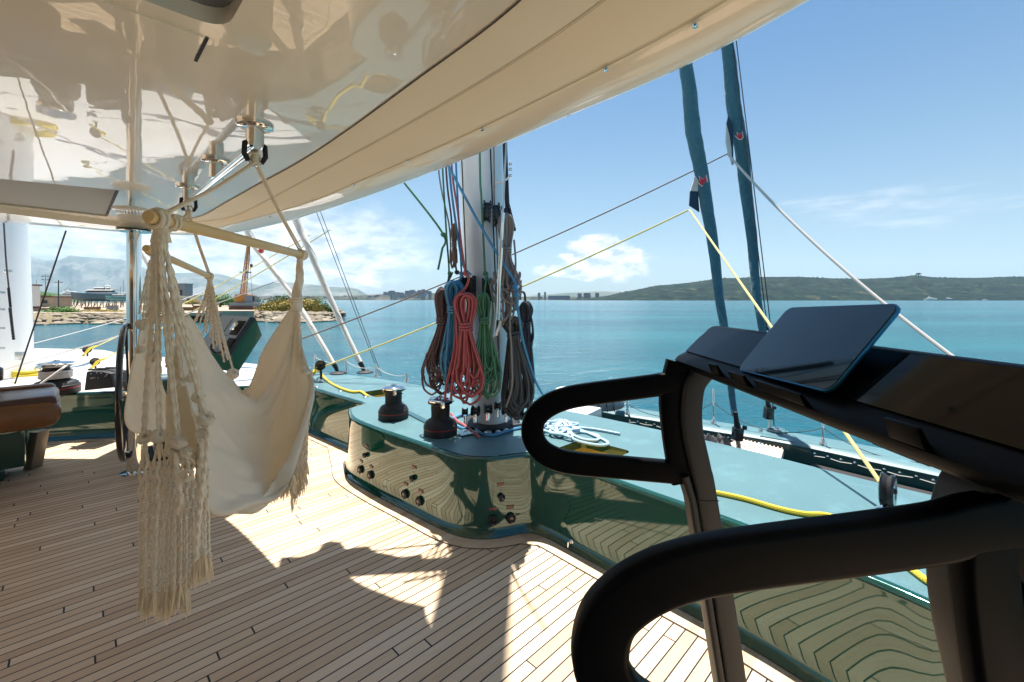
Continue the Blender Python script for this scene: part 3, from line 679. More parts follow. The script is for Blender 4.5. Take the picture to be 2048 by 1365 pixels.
# ------------------------------------------------------------------ hanging chairs
def gridsurf(ctrl, n):
    rows = [cr([P(*q) for q in r], n) for r in ctrl]
    cols = [cr([r[k] for r in rows], n) for k in range(len(rows[0]))]
    return [[cols[k][i] for k in range(len(cols))] for i in range(len(cols[0]))]
def wrinkle(S, amp, fs=3, ft=16, seed=0):
    nr, nc = len(S), len(S[0]); out = []
    for i in range(nr):
        row = []
        for j in range(nc):
            a = S[min(i+1, nr-1)][j]-S[max(i-1, 0)][j]; b = S[i][min(j+1, nc-1)]-S[i][max(j-1, 0)]
            nr_ = a.cross(b); nr_ = nr_.normalized() if nr_.length > 1e-9 else V((0, 0, 1))
            s, t = j/nc, i/nr
            d = noise.noise(V((s*fs+seed, t*ft*(.6+.4*s), seed)))*.7+noise.noise(V((s*fs*2.2+4+seed, t*ft*2.1, seed)))*.3
            row.append(S[i][j]+nr_*d*amp*(.35+.65*sin(pi*min(max(s, .04), .96))))
        out.append(row)
    return out
def knot(mb, c, r, ax=V((0, 0, 1))):
    for k in range(3):
        m_ = Matrix.Rotation(random.uniform(0, 3), 3, 'Z') @ Matrix.Rotation(random.uniform(.5, 1.2), 3, 'X')
        mb.tube([V(c)+m_ @ V((r*.75*cos(a), r*.75*sin(a), 0)) for a in [2*pi*j/10 for j in range(11)]], r*.48, 7, caps=False)
def tassel(mb, c, L_, spread, n=9, r=.0012):
    for _ in range(n):
        a = random.uniform(0, 2*pi); q = spread*sqrt(random.random()); l = L_*random.uniform(.8, 1.1)
        d = V((cos(a)*q, sin(a)*q, 0)); w_ = V((random.uniform(-1, 1), random.uniform(-1, 1), 0))*spread*.35
        mb.tube([V(c), V(c)+d*.55+V((0, 0, -l*.35)), V(c)+d+w_+V((0, 0, -l*.75)), V(c)+d*1.1+w_*1.5+V((0, 0, -l))], [r*1.6, r*1.7, r*1.2, r*.5], 4)
def cord(mb, path, r=.0042, n=14, sag=0):
    p = [V(q) for q in path]
    if len(p) == 2:
        p = [p[0].lerp(p[1], k/n)+V((0, 0, -sag*sin(pi*k/n))) for k in range(n+1)]
    else: p = cr(p, 6)
    L_ = sum((b-a).length for a, b in zip(p, p[1:])); m_ = max(8, int(L_/.0055)); p = resample(p, m_)
    mb.tube(p, r, 10, lobes=2, pitch=.034, depth=.36)
def bar(name, a, b, r, root):
    m_ = MB(); d = (b-a).normalized(); q = d.to_track_quat('Z', 'Y').to_matrix().to_4x4(); L_ = (b-a).length
    m_.lathe([(r*.86, 0), (r, .006), (r, L_-.006), (r*.86, L_)], Matrix.Translation(a) @ q, 24); return m_.build(name, M['wood'], root, smooth=45)
def coil_round(mb, c, d, r, n, rr, pitch):
    u = d.orthogonal().normalized(); w_ = d.cross(u)
    mb.tube([c+d*(k/14*pitch)+u*cos(2*pi*k/14)*r+w_*sin(2*pi*k/14)*r for k in range(14*n+1)], rr, 7)

fabric_mat = mat('woven_cotton', (.92, .83, .69), .92, sheen=.25, var=(7, .45, (.86, .79, .68)), bump=(340, .55, .0016))
_t = fabric_mat.node_tree; _b = _t.nodes['Principled BSDF']; _tr = _t.nodes.new('ShaderNodeBsdfTranslucent'); _tr.inputs[0].default_value = (.96, .90, .78, 1)
_m = _t.nodes.new('ShaderNodeMixShader'); _m.inputs[0].default_value = .38; _t.links.new(_b.outputs[0], _m.inputs[1]); _t.links.new(_tr.outputs[0], _m.inputs[2]); _t.links.new(_m.outputs[0], _t.nodes['Material Output'].inputs['Surface'])
# the nearer chair
ap = f1+V((0, 0, -.165)); ap.z = P(506, 322, 1.87).z
H1 = thing('hammock_chair', 'cream cotton hanging chair nearest the camera with long macrame fringe at its left end', 'hanging chair', ap, 'hanging chairs under the roof')
bl0, br0 = P(296, 433, 1.30), P(607, 511, 2.44); bd = (br0-bl0).normalized()
bar('wooden_bar', bl0, br0, .0175, H1)
LA, RA = bl0.lerp(br0, .062), bl0.lerp(br0, .965)
sr = MB()
for k in (-1, 1):
    sr.tube([ap+V((.004*k, 0, .05)), ap+V((.005*k, 0, .0)), ap.lerp(LA, .5)+V((.004*k, 0, -.002)), LA+V((.006*k, 0, .02))], .0042, 7)
    sr.tube([ap+V((.004*k, 0, .05)), ap+V((.005*k, 0, .0)), ap.lerp(RA, .5)+V((.004*k, 0, -.002)), RA+V((.006*k, 0, .02))], .0042, 7)
coil_round(sr, ap+V((0, 0, -.012)), V((0, 0, 1)), .010, 6, .0042, .0075)
coil_round(sr, LA+bd*.012, bd, .0215, 2, .0042, .016); coil_round(sr, RA-bd*.012, bd, .0205, 3, .0048, .0098)
sr.tube([ap+V((.012*cos(a), 0, .05+.022*sin(a))) for a in [2*pi*k/14 for k in range(15)]], .0055, 7, caps=False)
sr.build('suspension_rope', R['cord'], H1)
GL = bl0.lerp(br0, .028)
gl = MB(); coil_round(gl, GL-bd*.012, bd, .0245, 2, .0066, .021)
GLb = P(322, 463, 1.35); gl.tube([GL+V((-.01, 0, -.02)), GLb+V((-.006, 0, .01)), GLb+V((-.004, 0, -.03))], [.012, .015, .018], 9, lobes=3, depth=.2); gl.tube([GL+V((.015, 0, -.018)), GLb+V((.006, 0, .01)), GLb+V((.006, 0, -.03))], [.010, .013, .016], 9, lobes=3, depth=.2)
gl.build('gathering_loop', R['cord'], H1)
cc = MB()
TL = [(285, 868, 1.36), (291, 868, 1.35), (316, 866, 1.34), (322, 868, 1.36), (354, 878, 1.34), (360, 878, 1.37), (364, 765, 1.46), (397, 788, 1.38), (402, 786, 1.36), (411, 828, 1.34),
      (374, 658, 1.52), (381, 700, 1.5), (383, 752, 1.46), (333, 735, 1.52), (306, 712, 1.56), (340, 810, 1.50), (287, 660, 1.50), (394, 742, 1.42), (345, 690, 1.5), (416, 836, 1.36)]
for k, q in enumerate(TL):
    e = P(*q); s0 = GLb+V(((k % 7-3)*.0042, ((k//7)-1.5)*.008, -.012)); mid = s0.lerp(e, .35)+V(((e.x-s0.x)*-.16, 0, 0))
    cc = MB(); cord(cc, [s0, mid, s0.lerp(e, .7)+V(((e.x-s0.x)*-.06, 0, 0)), e], .0036); cc.build('cord', R['cord'], H1)
tw = MB()
G2_ = P(600, 520, 2.40); tw.tube(resample([G2_+V((0, 0, .02)), P(600, 545, 2.40), P(596, 575, 2.39), P(593, 606, 2.37), P(592, 622, 2.36)], 60), lambda t: .012+.012*t, 12, lobes=3, pitch=.12, depth=.24)
coil_round(tw, bl0.lerp(br0, .985)-bd*.01, bd, .0205, 2, .006, .014)
coil_round(tw, P(592, 606, 2.37), V((0, 0, 1)), .026, 2, .006, .012)
for k, q in enumerate([(599, 735, 2.28), (597, 742, 2.3), (592, 700, 2.36), (604, 738, 2.27)]):
    cd_ = MB(); cord(cd_, [P(593+k*1.5, 612, 2.36), P(597+k, 670, 2.33), P(*q)], .0048); cd_.build('cord', R['cord'], H1)
tw.build('twisted_rope', R['cord'], H1)
kn = MB(); knot(kn, P(611, 742, 2.06), .017); kn.build('edge_knot', fabric_mat, H1)
C1 = [[(374, 632, 1.62), (406, 688, 1.76), (450, 746, 1.96), (491, 777, 2.16), (526, 700, 2.36), (591, 610, 2.40)],
      [(372, 644, 1.58), (408, 706, 1.72), (456, 776, 1.9), (512, 806, 2.08), (562, 735, 2.28), (593, 618, 2.38)],
      [(366, 690, 1.53), (410, 780, 1.68), (470, 858, 1.85), (528, 862, 2.05), (574, 770, 2.26), (594, 628, 2.37)],
      [(380, 790, 1.44), (412, 885, 1.58), (482, 938, 1.76), (543, 925, 1.96), (588, 806, 2.2), (597, 640, 2.36)],
      [(392, 850, 1.39), (412, 965, 1.50), (484, 996, 1.64), (556, 962, 1.86), (606, 835, 2.12), (600, 655, 2.35)],
      [(396, 890, 1.36), (412, 1012, 1.45), (470, 1030, 1.56), (552, 985, 1.8), (620, 800, 2.08), (603, 690, 2.33)],
      [(392, 905, 1.40), (408, 1030, 1.50), (462, 1036, 1.60), (545, 988, 1.86), (617, 770, 2.16), (600, 725, 2.34)]]
C1 = [[(374, 632, 1.62), (406, 688, 1.76), (450, 746, 1.96), (491, 777, 2.16), (526, 700, 2.36), (591, 610, 2.40)],
      [(372, 644, 1.58), (408, 706, 1.72), (456, 776, 1.9), (512, 806, 2.08), (562, 735, 2.28), (593, 618, 2.38)],
      [(366, 690, 1.53), (410, 780, 1.68), (470, 858, 1.85), (528, 862, 2.05), (574, 770, 2.26), (594, 628, 2.37)],
      [(380, 790, 1.44), (412, 885, 1.58), (482, 938, 1.76), (543, 925, 1.96), (588, 806, 2.2), (597, 640, 2.36)],
      [(392, 850, 1.39), (412, 965, 1.50), (484, 996, 1.64), (556, 962, 1.86), (606, 835, 2.12), (600, 655, 2.35)],
      [(396, 890, 1.36), (412, 1012, 1.45), (470, 1030, 1.56), (552, 985, 1.8), (620, 800, 2.08), (603, 690, 2.33)],
      [(392, 905, 1.40), (408, 1030, 1.50), (462, 1036, 1.60), (545, 988, 1.86), (617, 770, 2.16), (600, 725, 2.34)]]
S1 = wrinkle(wrinkle(gridsurf(C1, 14), .045, 2.2, 6, 3.3), .016, 5, 15, 6.1)
MB().grid(S1).build('seat_cloth', fabric_mat, H1, smooth=70, solid=.004)
hem = MB(); hem.tube(S1[0], .006, 6); hem.tube(S1[-1], .005, 6); hem.tube(resample(cr([P(491, 778, 2.12), P(513, 806, 2.05), P(562, 733, 2.25), P(588, 650, 2.35)], 8), 40), .007, 6); hem.build('hem', fabric_mat, H1)
# left back corner and band
C1c = [[(372, 640, 1.56), (352, 672, 1.52), (345, 700, 1.5), (340, 740, 1.5)], [(392, 700, 1.60), (362, 730, 1.56), (346, 780, 1.53), (332, 840, 1.5)], [(408, 800, 1.60), (378, 850, 1.58), (352, 890, 1.5), (330, 905, 1.42)], [(410, 900, 1.52), (392, 930, 1.48), (372, 935, 1.43), (340, 905, 1.38)]]
MB().grid(wrinkle(gridsurf(C1c, 8), .016, 2, 5, 5.1)).build('corner_cloth', fabric_mat, H1, smooth=70, solid=.004)
# macrame band and fringe at the left end
kn = MB(); KN = [(291, 875, 1.345, .017), (317, 873, 1.34, .017), (357, 886, 1.33, .019), (397, 795, 1.375, .014), (411, 838, 1.345, .019), (383, 757, 1.43, .013), (302, 716, 1.57, .013), (404, 868, 1.34, .014), (362, 766, 1.45, .012), (345, 905, 1.33, .012), (372, 905, 1.33, .013)]
for u, v, y, r_ in KN: kn = MB(); knot(kn, P(u, v, y), r_); kn.build('edge_knot', fabric_mat, H1)
frm = mat('cotton_fibre', (.84, .69, .48), .9, sheen=.3)
NF = 24
def fx(i): return 281+i*(416-281)/(NF-1)
rowsv = [925, 945, 968, 985, 1008, 1030]
for i in range(NF):
    fr = MB(); ts = MB(); ks = fr
    top_u = min([(abs(k[0]-fx(i)), k) for k in KN if k[1] > 830])[1]
    y = 1.335+.05*random.random()+(.03 if i % 2 else 0)
    p = [P(top_u[0]+random.uniform(-4, 4), top_u[1]+6, 1.345)]
    for r_, vv in enumerate(rowsv):
        sh = (5.2/2)*(1 if (i+(r_ % 2)) % 2 == 0 else -1)*.85
        p.append(P(fx(i)+sh+random.uniform(-.7, .7), vv+random.uniform(-5, 5), y))
    end_v = 1175+random.uniform(-18, 8)+(0 if fx(i) < 385 else -62)
    bend = random.uniform(-4, 3)-(6 if fx(i) < 385 else -4)*.5
    p += [P(fx(i)+bend*.4, (1030+end_v)/2-40, y), P(fx(i)+bend*.8, (1030+end_v)/2+40, y), P(fx(i)+bend, end_v, y)]
    pp = resample(cr(p, 5), int(105)); fr.tube(pp, .0031, 8, lobes=2, pitch=.026, depth=.34)
    if i % 2 == 0:
        for r_, vv in enumerate(rowsv):
            if random.random() < .75: knot(ks, P(fx(i)+(5.2/2 if r_ % 2 == 0 else -5.2/2), vv, y), .0046)
    knot(ks, P(fx(i)+bend, end_v, y), .0058)
    tassel(ts, P(fx(i)+bend, end_v+2, y), .078+random.uniform(-.01, .015), .010, 11)
    ts.build('tassel', frm, fr.build('fringe_cord', R['cord'], H1))
# a loose looped cord on the band
fr = MB()
fr.tube(resample(cr([P(352, 905, 1.32), P(356, 950, 1.31), P(372, 962, 1.3), P(383, 950, 1.31), P(372, 942, 1.31), P(358, 960, 1.31), P(362, 1000, 1.31), P(352, 1030, 1.32)], 6), 60), .0052, 8, lobes=2, pitch=.03, depth=.28); fr.build('loose_cord', R['cord'], H1); fr = MB()
fr.tube(resample(cr([P(416, 856, 1.33), P(414, 900, 1.32), P(402, 1000, 1.32), P(396, 1060, 1.32), P(392, 1120, 1.32)], 6), 110), .0056, 8, lobes=2, pitch=.032, depth=.28)
fr.build('loose_cord', R['cord'], H1)
for i in range(9):
    u = 583+i*3.8; y = 2.12+.05*random.random(); v0 = 870-(i*7); v1 = 990-i*8+random.uniform(-10, 8)
    if i > 5: v1 = 930+random.uniform(-14, 12)
    f2_ = MB(); t2 = MB(); f2_.tube(resample([P(u+2, v0, y), P(u, v1, y)], 40), .0045, 7, lobes=2, pitch=.035, depth=.3); tassel(t2, P(u, v1, y), .075, .012, 9, .0016); t2.build('tassel', frm, f2_.build('fringe_cord', R['cord'], H1))
for i in range(11): t2 = MB(); tassel(t2, P(532+i*5.5, 978-i*2.2+random.uniform(-6, 4), 1.86), .06, .015, 9, .0018); t2.build('tassel', frm, H1)

# the farther chair
ap2 = V((f3.x, f3.y, P(382, 400, f3.y).z))
H2 = thing('hammock_chair', 'second cream cotton hanging chair farther off beside the steering wheel', 'hanging chair', ap2, 'hanging chairs under the roof')
b20, b21 = P(292, 497, 2.30), P(421, 554, 3.28); bd2 = (b21-b20).normalized()
bar('wooden_bar', b20, b21, .0175, H2)
s2 = MB(); LA2, RA2 = b20.lerp(b21, .06), b20.lerp(b21, .965)
for k in (-1, 1):
    for e in (LA2, RA2): s2.tube([ap2+V((.004*k, 0, .04)), ap2+V((.005*k, 0, 0)), ap2.lerp(e, .5)+V((.005*k, 0, 0)), e+V((.006*k, 0, .02))], .0045, 7)
coil_round(s2, ap2-V((0, 0, .03)), V((0, 0, 1)), .011, 5, .0045, .008); coil_round(s2, RA2-bd2*.012, bd2, .0205, 3, .006, .011); coil_round(s2, LA2-bd2*.012, bd2, .0205, 3, .006, .011)
s2.build('suspension_rope', R['cord'], H2)
c2 = MB(); g2 = P(420, 566, 3.27)
c2.tube([b21.lerp(b20, .02), g2, g2+V((0, 0, -.03))], [.018, .015, .02], 9, lobes=3, depth=.2)
for k in range(13):
    t_ = k/12; e = P(384+86*t_, 640+100*t_**1.2+(14 if k % 3 == 0 else 0), 3.12+.1*(k % 2)); s0 = g2+V(((t_-.5)*.035, 0, -.02)); c2_ = MB(); cord(c2_, [s0, s0.lerp(e, .4)+V(((.5-t_)*.02, 0, .0)), e], .0048); c2_.build('cord', R['cord'], H2)
g2l = P(300, 520, 2.36)
c2.build('gathering_loop', R['cord'], H2)
for k in range(9): c2 = MB(); cord(c2, [g2l, P(278+k*5, 628+(k % 3)*30, 2.34+.02*k)], .0045); c2.build('cord', R['cord'], H2)
for q, r_ in ((P(466, 748, 3.1), .03), (P(283, 650, 2.3), .022), (P(280, 700, 2.3), .018)): c2 = MB(); knot(c2, q, r_); c2.build('edge_knot', fabric_mat, H2)
C2 = [[(298, 640, 2.38), (332, 790, 2.55), (380, 850, 2.78), (430, 815, 2.98), (465, 745, 3.15)], [(284, 650, 2.34), (300, 780, 2.48), (350, 865, 2.7), (420, 850, 2.93), (467, 750, 3.13)],
      [(274, 700, 2.31), (264, 800, 2.40), (325, 876, 2.6), (400, 870, 2.87), (468, 760, 3.1)], [(284, 640, 2.29), (250, 828, 2.34), (292, 872, 2.5), (385, 872, 2.83), (466, 768, 3.06)]]
MB().grid(wrinkle(gridsurf(C2, 10), .022, 3, 6, 1.7)).build('seat_cloth', fabric_mat, H2, smooth=70, solid=.004)
for i in range(9):
    t3 = MB(); t4 = MB()
    u = 334+i*4.4; y = 2.42; v0 = 790+i*3
    t3.tube(resample([P(u, v0, y), P(u+random.uniform(-2, 2), v0+62, y)], 30), .0048, 7, lobes=2, pitch=.03, depth=.3); tassel(t4, P(u, v0+60, y), .07, .012, 6, .0016); t4.build('tassel', frm, t3.build('fringe_cord', R['cord'], H2))

# ------------------------------------------------------------------ treadmill
TM = thing('treadmill', 'black exercise treadmill with looped side handles and a long dark display', 'treadmill', (.5, .8, FLOOR))
def sweep_xz(path, y, wy, th, r=.011, closed=False):
    """sweep a rounded rectangle (wy along y, th in the plane) along an xz path"""
    sec = rr_poly(wy, th, r, 4); rings = []
    n = len(path)
    for i in range(n):
        a = path[max(i-1, 0)]; b = path[min(i+1, n-1)]; t = V((b[0]-a[0], b[1]-a[1])).normalized(); nn_ = V((-t[1], t[0]))
        tt = th(i/(n-1)) if callable(th) else None
        rings.append([V((path[i][0]+nn_[0]*q[1], y+q[0], path[i][1]+nn_[1]*q[1])) for q in sec])
    return rings
loop = [(.452, -.188), (.40, -.195), (.37, -.203), (.30, -.213), (.20, -.226), (.14, -.236), (.095, -.252), (.062, -.277), (.050, -.305), (.052, -.335), (.072, -.365), (.11, -.386), (.16, -.396), (.25, -.404), (.35, -.413), (.43, -.42)]
for y, dx, dz in ((1.21*K, 0, 0), (.479*K, .035, -.020)):
    pth = [(p.x, p.y) for p in cr([(x+dx, z+dz, 0) for x, z in loop], 5)]
    a = MB(); a.loft(sweep_xz(pth, y, .026, .054, .008)); hl_ = a.build('handle_loop', M['tread'], TM, smooth=35)
    d2 = dx*1.95
    a = MB(); pp = [(p.x, p.y) for p in cr([(q_[0]+d2, q_[1], 0) for q_ in ([(.400, -.150), (.392, -.18)] if not dx else [])+[(.386, -.21), (.383, -.25), (.388, -.31), (.398, -.38), (.410, -.44)]], 3)]
    a.loft(sweep_xz(pp, y, .0256, .052, .007)); a.build('loop_strut', M['tread'], hl_, smooth=35)
    a = MB(); pp = [(p.x+dx, p.y) for p in cr([(.480, -.155, 0), (.452, -.178, 0), (.432, -.215, 0), (.428, -.30, 0), (.448, -.40, 0), (.464, -.48, 0), (.535, -.93, 0), (.60, -1.49, 0)], 5)]
    a.loft(sweep_xz(pp, y+(.022 if dx else 0), .050, .050, .007)); up__ = a.build('upright', M['treadgrey'], TM, smooth=35)
    a = MB(); a.loft(sweep_xz([(.412+dx, -.42), (.430+dx, -.48), (.501+dx, -.93), (.566+dx, -1.48)], y-.002, .046, .018, .006)); a.build('edge_trim', M['treadgrey'], up__, smooth=35)
    sm_ = MB(); sm_.loft([[V((p.x+dx, p.y, p.z)) for p in [V((.463+sx_*.0262, y+sy_*.0262, -.476+dz_)) for sx_, sy_ in ((-1, -1), (1, -1), (1, 1), (-1, 1))]] for dz_ in (0, .0012)]); sm_.build('joint_line', M['black'], up__, smooth=0)
    if dx:
        a = MB(); pg = [(p.x, p.y) for p in rounded([V(q_) for q_ in ((.457, -.246), (.440, -.20), (.475, -.178), (.52, -.166), (.62, -.165), (.66, -.60), (.545, -.60), (.485, -.30), (.475, -.262))], .006, 3)]
        a.prism([(x_, z_) for x_, z_ in pg], .0254, Matrix.Translation((0, y+.0127, 0)) @ Matrix.Rotation(pi/2, 4, 'X')); a.build('side_cover', M['tread'], TM, smooth=35, bevel=.003)
    MB().box((.65+dx, y, FLOOR+.03), (.9, .09, .06)).build('foot', M['tread'], TM, bevel=.015)
# console
sec = [(.430, -.167), (.412, -.164), (.399, -.156), (.397, -.146), (.404, -.138), (.424, -.1285), (.487, -.0650), (.494, -.0625), (.503, -.067), (.512, -.085), (.515, -.14), (.505, -.165), (.47, -.172)]
cen_ = V((.455, -.13)); rings = []
for y, s in ((1.242, .30), (1.240, .72), (1.234, .88), (1.222, .97), (1.20, 1), (.9, 1), (.46, 1), (.44, 1), (.33, 1), (.25, 1)):
    rings.append([S(cen_[0]+(x-cen_[0])*s, y, cen_[1]+(z-cen_[1])*s) for x, z in sec])
MB().loft(rings).build('console_body', M['tread'], TM, smooth=50); CB = TM.children[-1]
dn = V((-.0635, 0, .063)).normalized()
def scr(y, t): return V((.4245+(.4865-.4245)*t, y*K, -.1280+(-.0650+.1280)*t))+dn*.0022
ol = [scr(.26, .03), scr(1.222, .03)]+[scr(1.222-.045*(1-cos(a)), .45+.52*sin(a)) for a in [pi/2*k/8 for k in range(9)]]+[scr(.26, .97)]
m_ = MB(); m_.add(ol, [tuple(range(len(ol)))]); m_.grid([ol, [p-dn*.004 for p in ol]], True); m_.build('display', M['screen'], TM, smooth=0)
MB().box((.44, .55*K, -.1685), (.03, .07, .004)).build('underside_cover', M['treadgrey'], CB, bevel=.001)
MB().tube([(.408, 1.2*K, -.1610), (.408, .3*K, -.1610)], .0012, 5).build('body_seam', M['black'], CB)
# rests on the ledge
def rest(y0, y1, h, nm='ledge_rest'):
    m_ = MB(); q = [(.404, -.145), (.392, -.143), (.385, -.143+h), (.389, -.141+h), (.397, -.136)]
    m_.loft([[S(x, y, z) for x, z in q] for y in (y0, y1)]); m_.build(nm, M['tread'], TM, bevel=.0015)
rest(.985, .945, .018); rest(.52, .475, .020)
rest(.895, .835, .015); rest(.80, .67, .015)
MB().box(P(1538, 786, .80), (.010, .062, .022), Matrix.Rotation(radians(28), 3, 'Y')).build('safety_key', M['blackgloss'], TM, bevel=.004)
# tablet
TB = thing('tablet', 'dark tablet computer with a blue edge leaning on the treadmill display', 'tablet', S(.41, .78, -.13))
bl_, tl_, tr_, br_ = P(1476, 741, .925), P(1583, 613, .925), P(1806, 614, .643), P(1661, 788, .643)
ey = (br_-bl_); W_ = ey.length; ey.normalize(); ez = ((tl_-bl_)+(tr_-br_))/2; H_ = ez.length; ez = (ez-ey*ez.dot(ey)).normalized(); en = ey.cross(ez)
if en.x > 0: en = -en
c_ = (bl_+tl_+tr_+br_)/4
def tabM(d): 
    m_ = Matrix((ey, ez, en)).transposed().to_4x4(); return Matrix.Translation(c_+en*d) @ m_
MB().prism(rr_poly(W_, H_, .016, 8), .0055, tabM(-.003)).build('case', M['tabblue'], TB, bevel=.0014)
MB().prism(rr_poly(W_-.004, H_-.004, .0145, 8), .0012, tabM(.0024)).build('glass', M['tabglass'], TB, smooth=0)
h_ = MB()
for k in range(12): h_.ball(c_+ey*(W_/2+.0001)+ez*(H_*.18+(k-6)*.0035), .0009, 4)
h_.build('speaker_holes', M['black'], TB)

# ------------------------------------------------------------------ mast and its lines
MX, MY = -.165, 4.12*K
def mlean(z): return -.040*(z-ZT)
t = thing('mast', 'tall white wing shaped mast rising from the green side deck', 'mast', (MX, MY, ZT))
def mast_sec(z, s=1.0):
    return [V((MX+mlean(z)+.188*s*cos(a), MY+.26*s*sin(a), z)) for a in [2*pi*k/40 for k in range(40)]]
MB().loft([mast_sec(ZT+.0, .86), mast_sec(ZT+.05, .86), mast_sec(-.55, .93), mast_sec(.1, 1), mast_sec(14, 1), mast_sec(19, .7)]).build('tube', M['whitepaint'], t, smooth=50)
MB().loft([[V((MX+.23*cos(a)*s, MY+.31*sin(a)*s, z)) for a in [2*pi*k/40 for k in range(40)]] for z, s in ((ZT, 1), (ZT+.02, 1), (ZT+.035, .9))]).build('mast_collar', M['black'], t, smooth=40)
def front_y(x): return MY-.26*sqrt(max(1-((x-MX+.06)/.188)**2, 0))
for u in (929, 988):
    x = (u-1024)/1000*3.9; MB().tube([V((x+mlean(z)+.06, front_y(x)-.002, z)) for z in (-.4, .5, 12)], .0055, 6).build('groove', M['black'], t)
x = (990-1024)/1000*3.88
MB().prism(rr_poly(.055, .15, .01), .004, Matrix.Translation(P(988, 705, 3.9)) @ Matrix.Rotation(pi/2, 4, 'X')).build('vent_plate', M['gelwhite'], t)
v_ = MB()
for k in range(7): v_.box(P(988, 694+k*3.3, 3.893), (.03, .002, .004))
v_.build('vent_slots', M['black'], t, smooth=0)
br_m = MB(); br_m.box(P(989, 364, 3.82), (.022, .03, .075)); br_m.tube([P(990, 366, 3.8), P(1003, 366, 3.75), P(1012, 360, 3.7), P(1018, 355, 3.72)], .008, 8)
br_m.build('spreader_bracket', M['gelwhite'], t, bevel=.002)
def clutch(u, v, wpx, hpx, y, rot, label):
    c_ = P(u, v, y); w_, h_ = wpx*y/1000, hpx*y/1000
    t_ = thing('rope_clutch', label, 'rope clutch', c_, 'rope clutches and blocks on the mast')
    m_ = Matrix.Rotation(radians(rot), 3, 'Y')
    for s in (-1, 1): MB().box(c_+m_ @ V((s*w_*.36, 0, 0)), (w_*.2, .07, h_), m_).build('cheek', M['black'], t_, bevel=.004)
    MB().box(c_+V((0, .008, 0)), (w_*.55, .05, h_*.86), m_).build('body', M['blackgloss'], t_, bevel=.004)
    b = MB()
    for i in (-1, 1):
        for j in range(-2, 3): b.ball(c_+m_ @ V((i*w_*.36, -.036, j*h_*.19)), .004, 4)
    b.build('rivets', M['chrome'], t_)
clutch(936, 577, 34, 50, 3.8, 0, 'black rope clutch block on the mast behind the red rope')
clutch(974, 580, 21, 46, 3.82, 0, 'narrow black rope clutch block on the mast behind the green coil')
clutch(974, 424, 17, 42, 3.72, 3, 'leftmost black riveted block high on the mast')
clutch(994, 430, 19, 44, 3.66, -8, 'middle black riveted block high on the mast with grey rope over it')
clutch(1017, 438, 20, 52, 3.72, -14, 'rightmost black riveted block high on the mast')
# steel shroud with turnbuckle
t = thing('shroud', 'steel wire shroud with a long polished turnbuckle at the right of the mast', 'rigging wire', P(1000, 600, 3.46))
MB().tube([P(996, 640, 3.46), P(999, 560, 3.46), P(1002, 470, 3.46), P(1006, 420, 3.46), P(1012, 300, 3.46), P(1030, -200, 3.75)], .0065, 8).build('wire', M['steel'], t)
MB().tube([P(996, 640, 3.46), P(998.5, 560, 3.46), P(1002, 496, 3.46)], .0145, 12).build('turnbuckle', M['chrome'], t)
MB().tube([P(1003, 480, 3.46), P(1006.5, 426, 3.46)], .0115, 12).build('terminal', M['chrome'], t)
MB().tube([P(1002, 497, 3.46), P(1003, 480, 3.46)], .009, 8).build('threaded_rod', M['steel'], t)
MB().tube([P(988, 606, 3.48), P(992, 640, 3.48), P(988, 672, 3.48)], .018, 10, flat=.4).build('lower_toggle', M['steel'], t)
t = thing('mast_lever', 'curved white plastic lever on the mast between green and black coils', 'lever', P(990, 650, 3.6))
MB().tube(cr([P(996, 625, 3.62), P(1001, 634, 3.6), P(1000, 650, 3.6), P(994, 664, 3.6), P(988, 672, 3.62)], 5), .014, 10, flat=.5).build('arm', M['gelwhite'], t)
MB().box(P(989, 668, 3.66), (.05, .03, .03)).build('pivot', M['gelwhite'], t, bevel=.004)
t = thing('mast_track', 'black toothed track with bolts on the upper right side of the mast', 'track', P(1012, 400, 3.85))
MB().tube([P(1008, 200, 3.8), P(1010, 300, 3.8), P(1014, 400, 3.8), P(1016, 430, 3.8)], .03, 8, flat=.6).build('rail', M['black'], t)
for v in (328, 339, 352): MB().ball(P(1021, v, 3.78), .013, 6).build('bolt', M['chrome'], t)
# base blocks
for k, (u, v, s) in enumerate([(951, 822, 1), (976, 818, 1), (996, 812, .8), (930, 824, .8), (1012, 822, .9)]):
    c_ = P(u, v, 3.72+.02*k)
    lab = ['second from the left of the black turning blocks at the mast foot', 'black turning block at the middle of the mast foot', 'small black turning block right of the middle at the mast foot', 'leftmost black turning block at the mast foot behind the winch', 'rightmost black turning block at the mast foot under the black coil'][k]
    t_ = thing('turning_block', lab, 'block', c_, 'turning blocks at the mast foot')
    q = Matrix.Translation(c_) @ Matrix.Rotation(random.uniform(-.4, .4), 4, 'Z') @ Matrix.Rotation(pi/2, 4, 'Y') @ Matrix.Diagonal((s, s, s, 1))
    for z0 in (-.028, .018): MB().lathe([(.0, 0), (.036, 0), (.04, .003), (.036, .009), (0, .01)], q @ Matrix.Translation((0, 0, z0)), 20, caps=False).build('cheek', M['black'], t_)
    MB().lathe([(.03, -.018), (.024, 0), (.03, .018)], q, 20).build('sheave', M['blackgloss'], t_)
    MB().tube([c_+V((0, 0, -.03)), c_+V((0, 0, -.055)), c_+V((0, -.01, -.085))], .014*s, 8).build('shackle', M['chrome'], t_)
    MB().lathe([(.028*s, 0), (.028*s, .012), (.014*s, .02)], Matrix.Translation((c_.x, c_.y, ZT+.0)), 16).build('foot', M['steel'], t_)

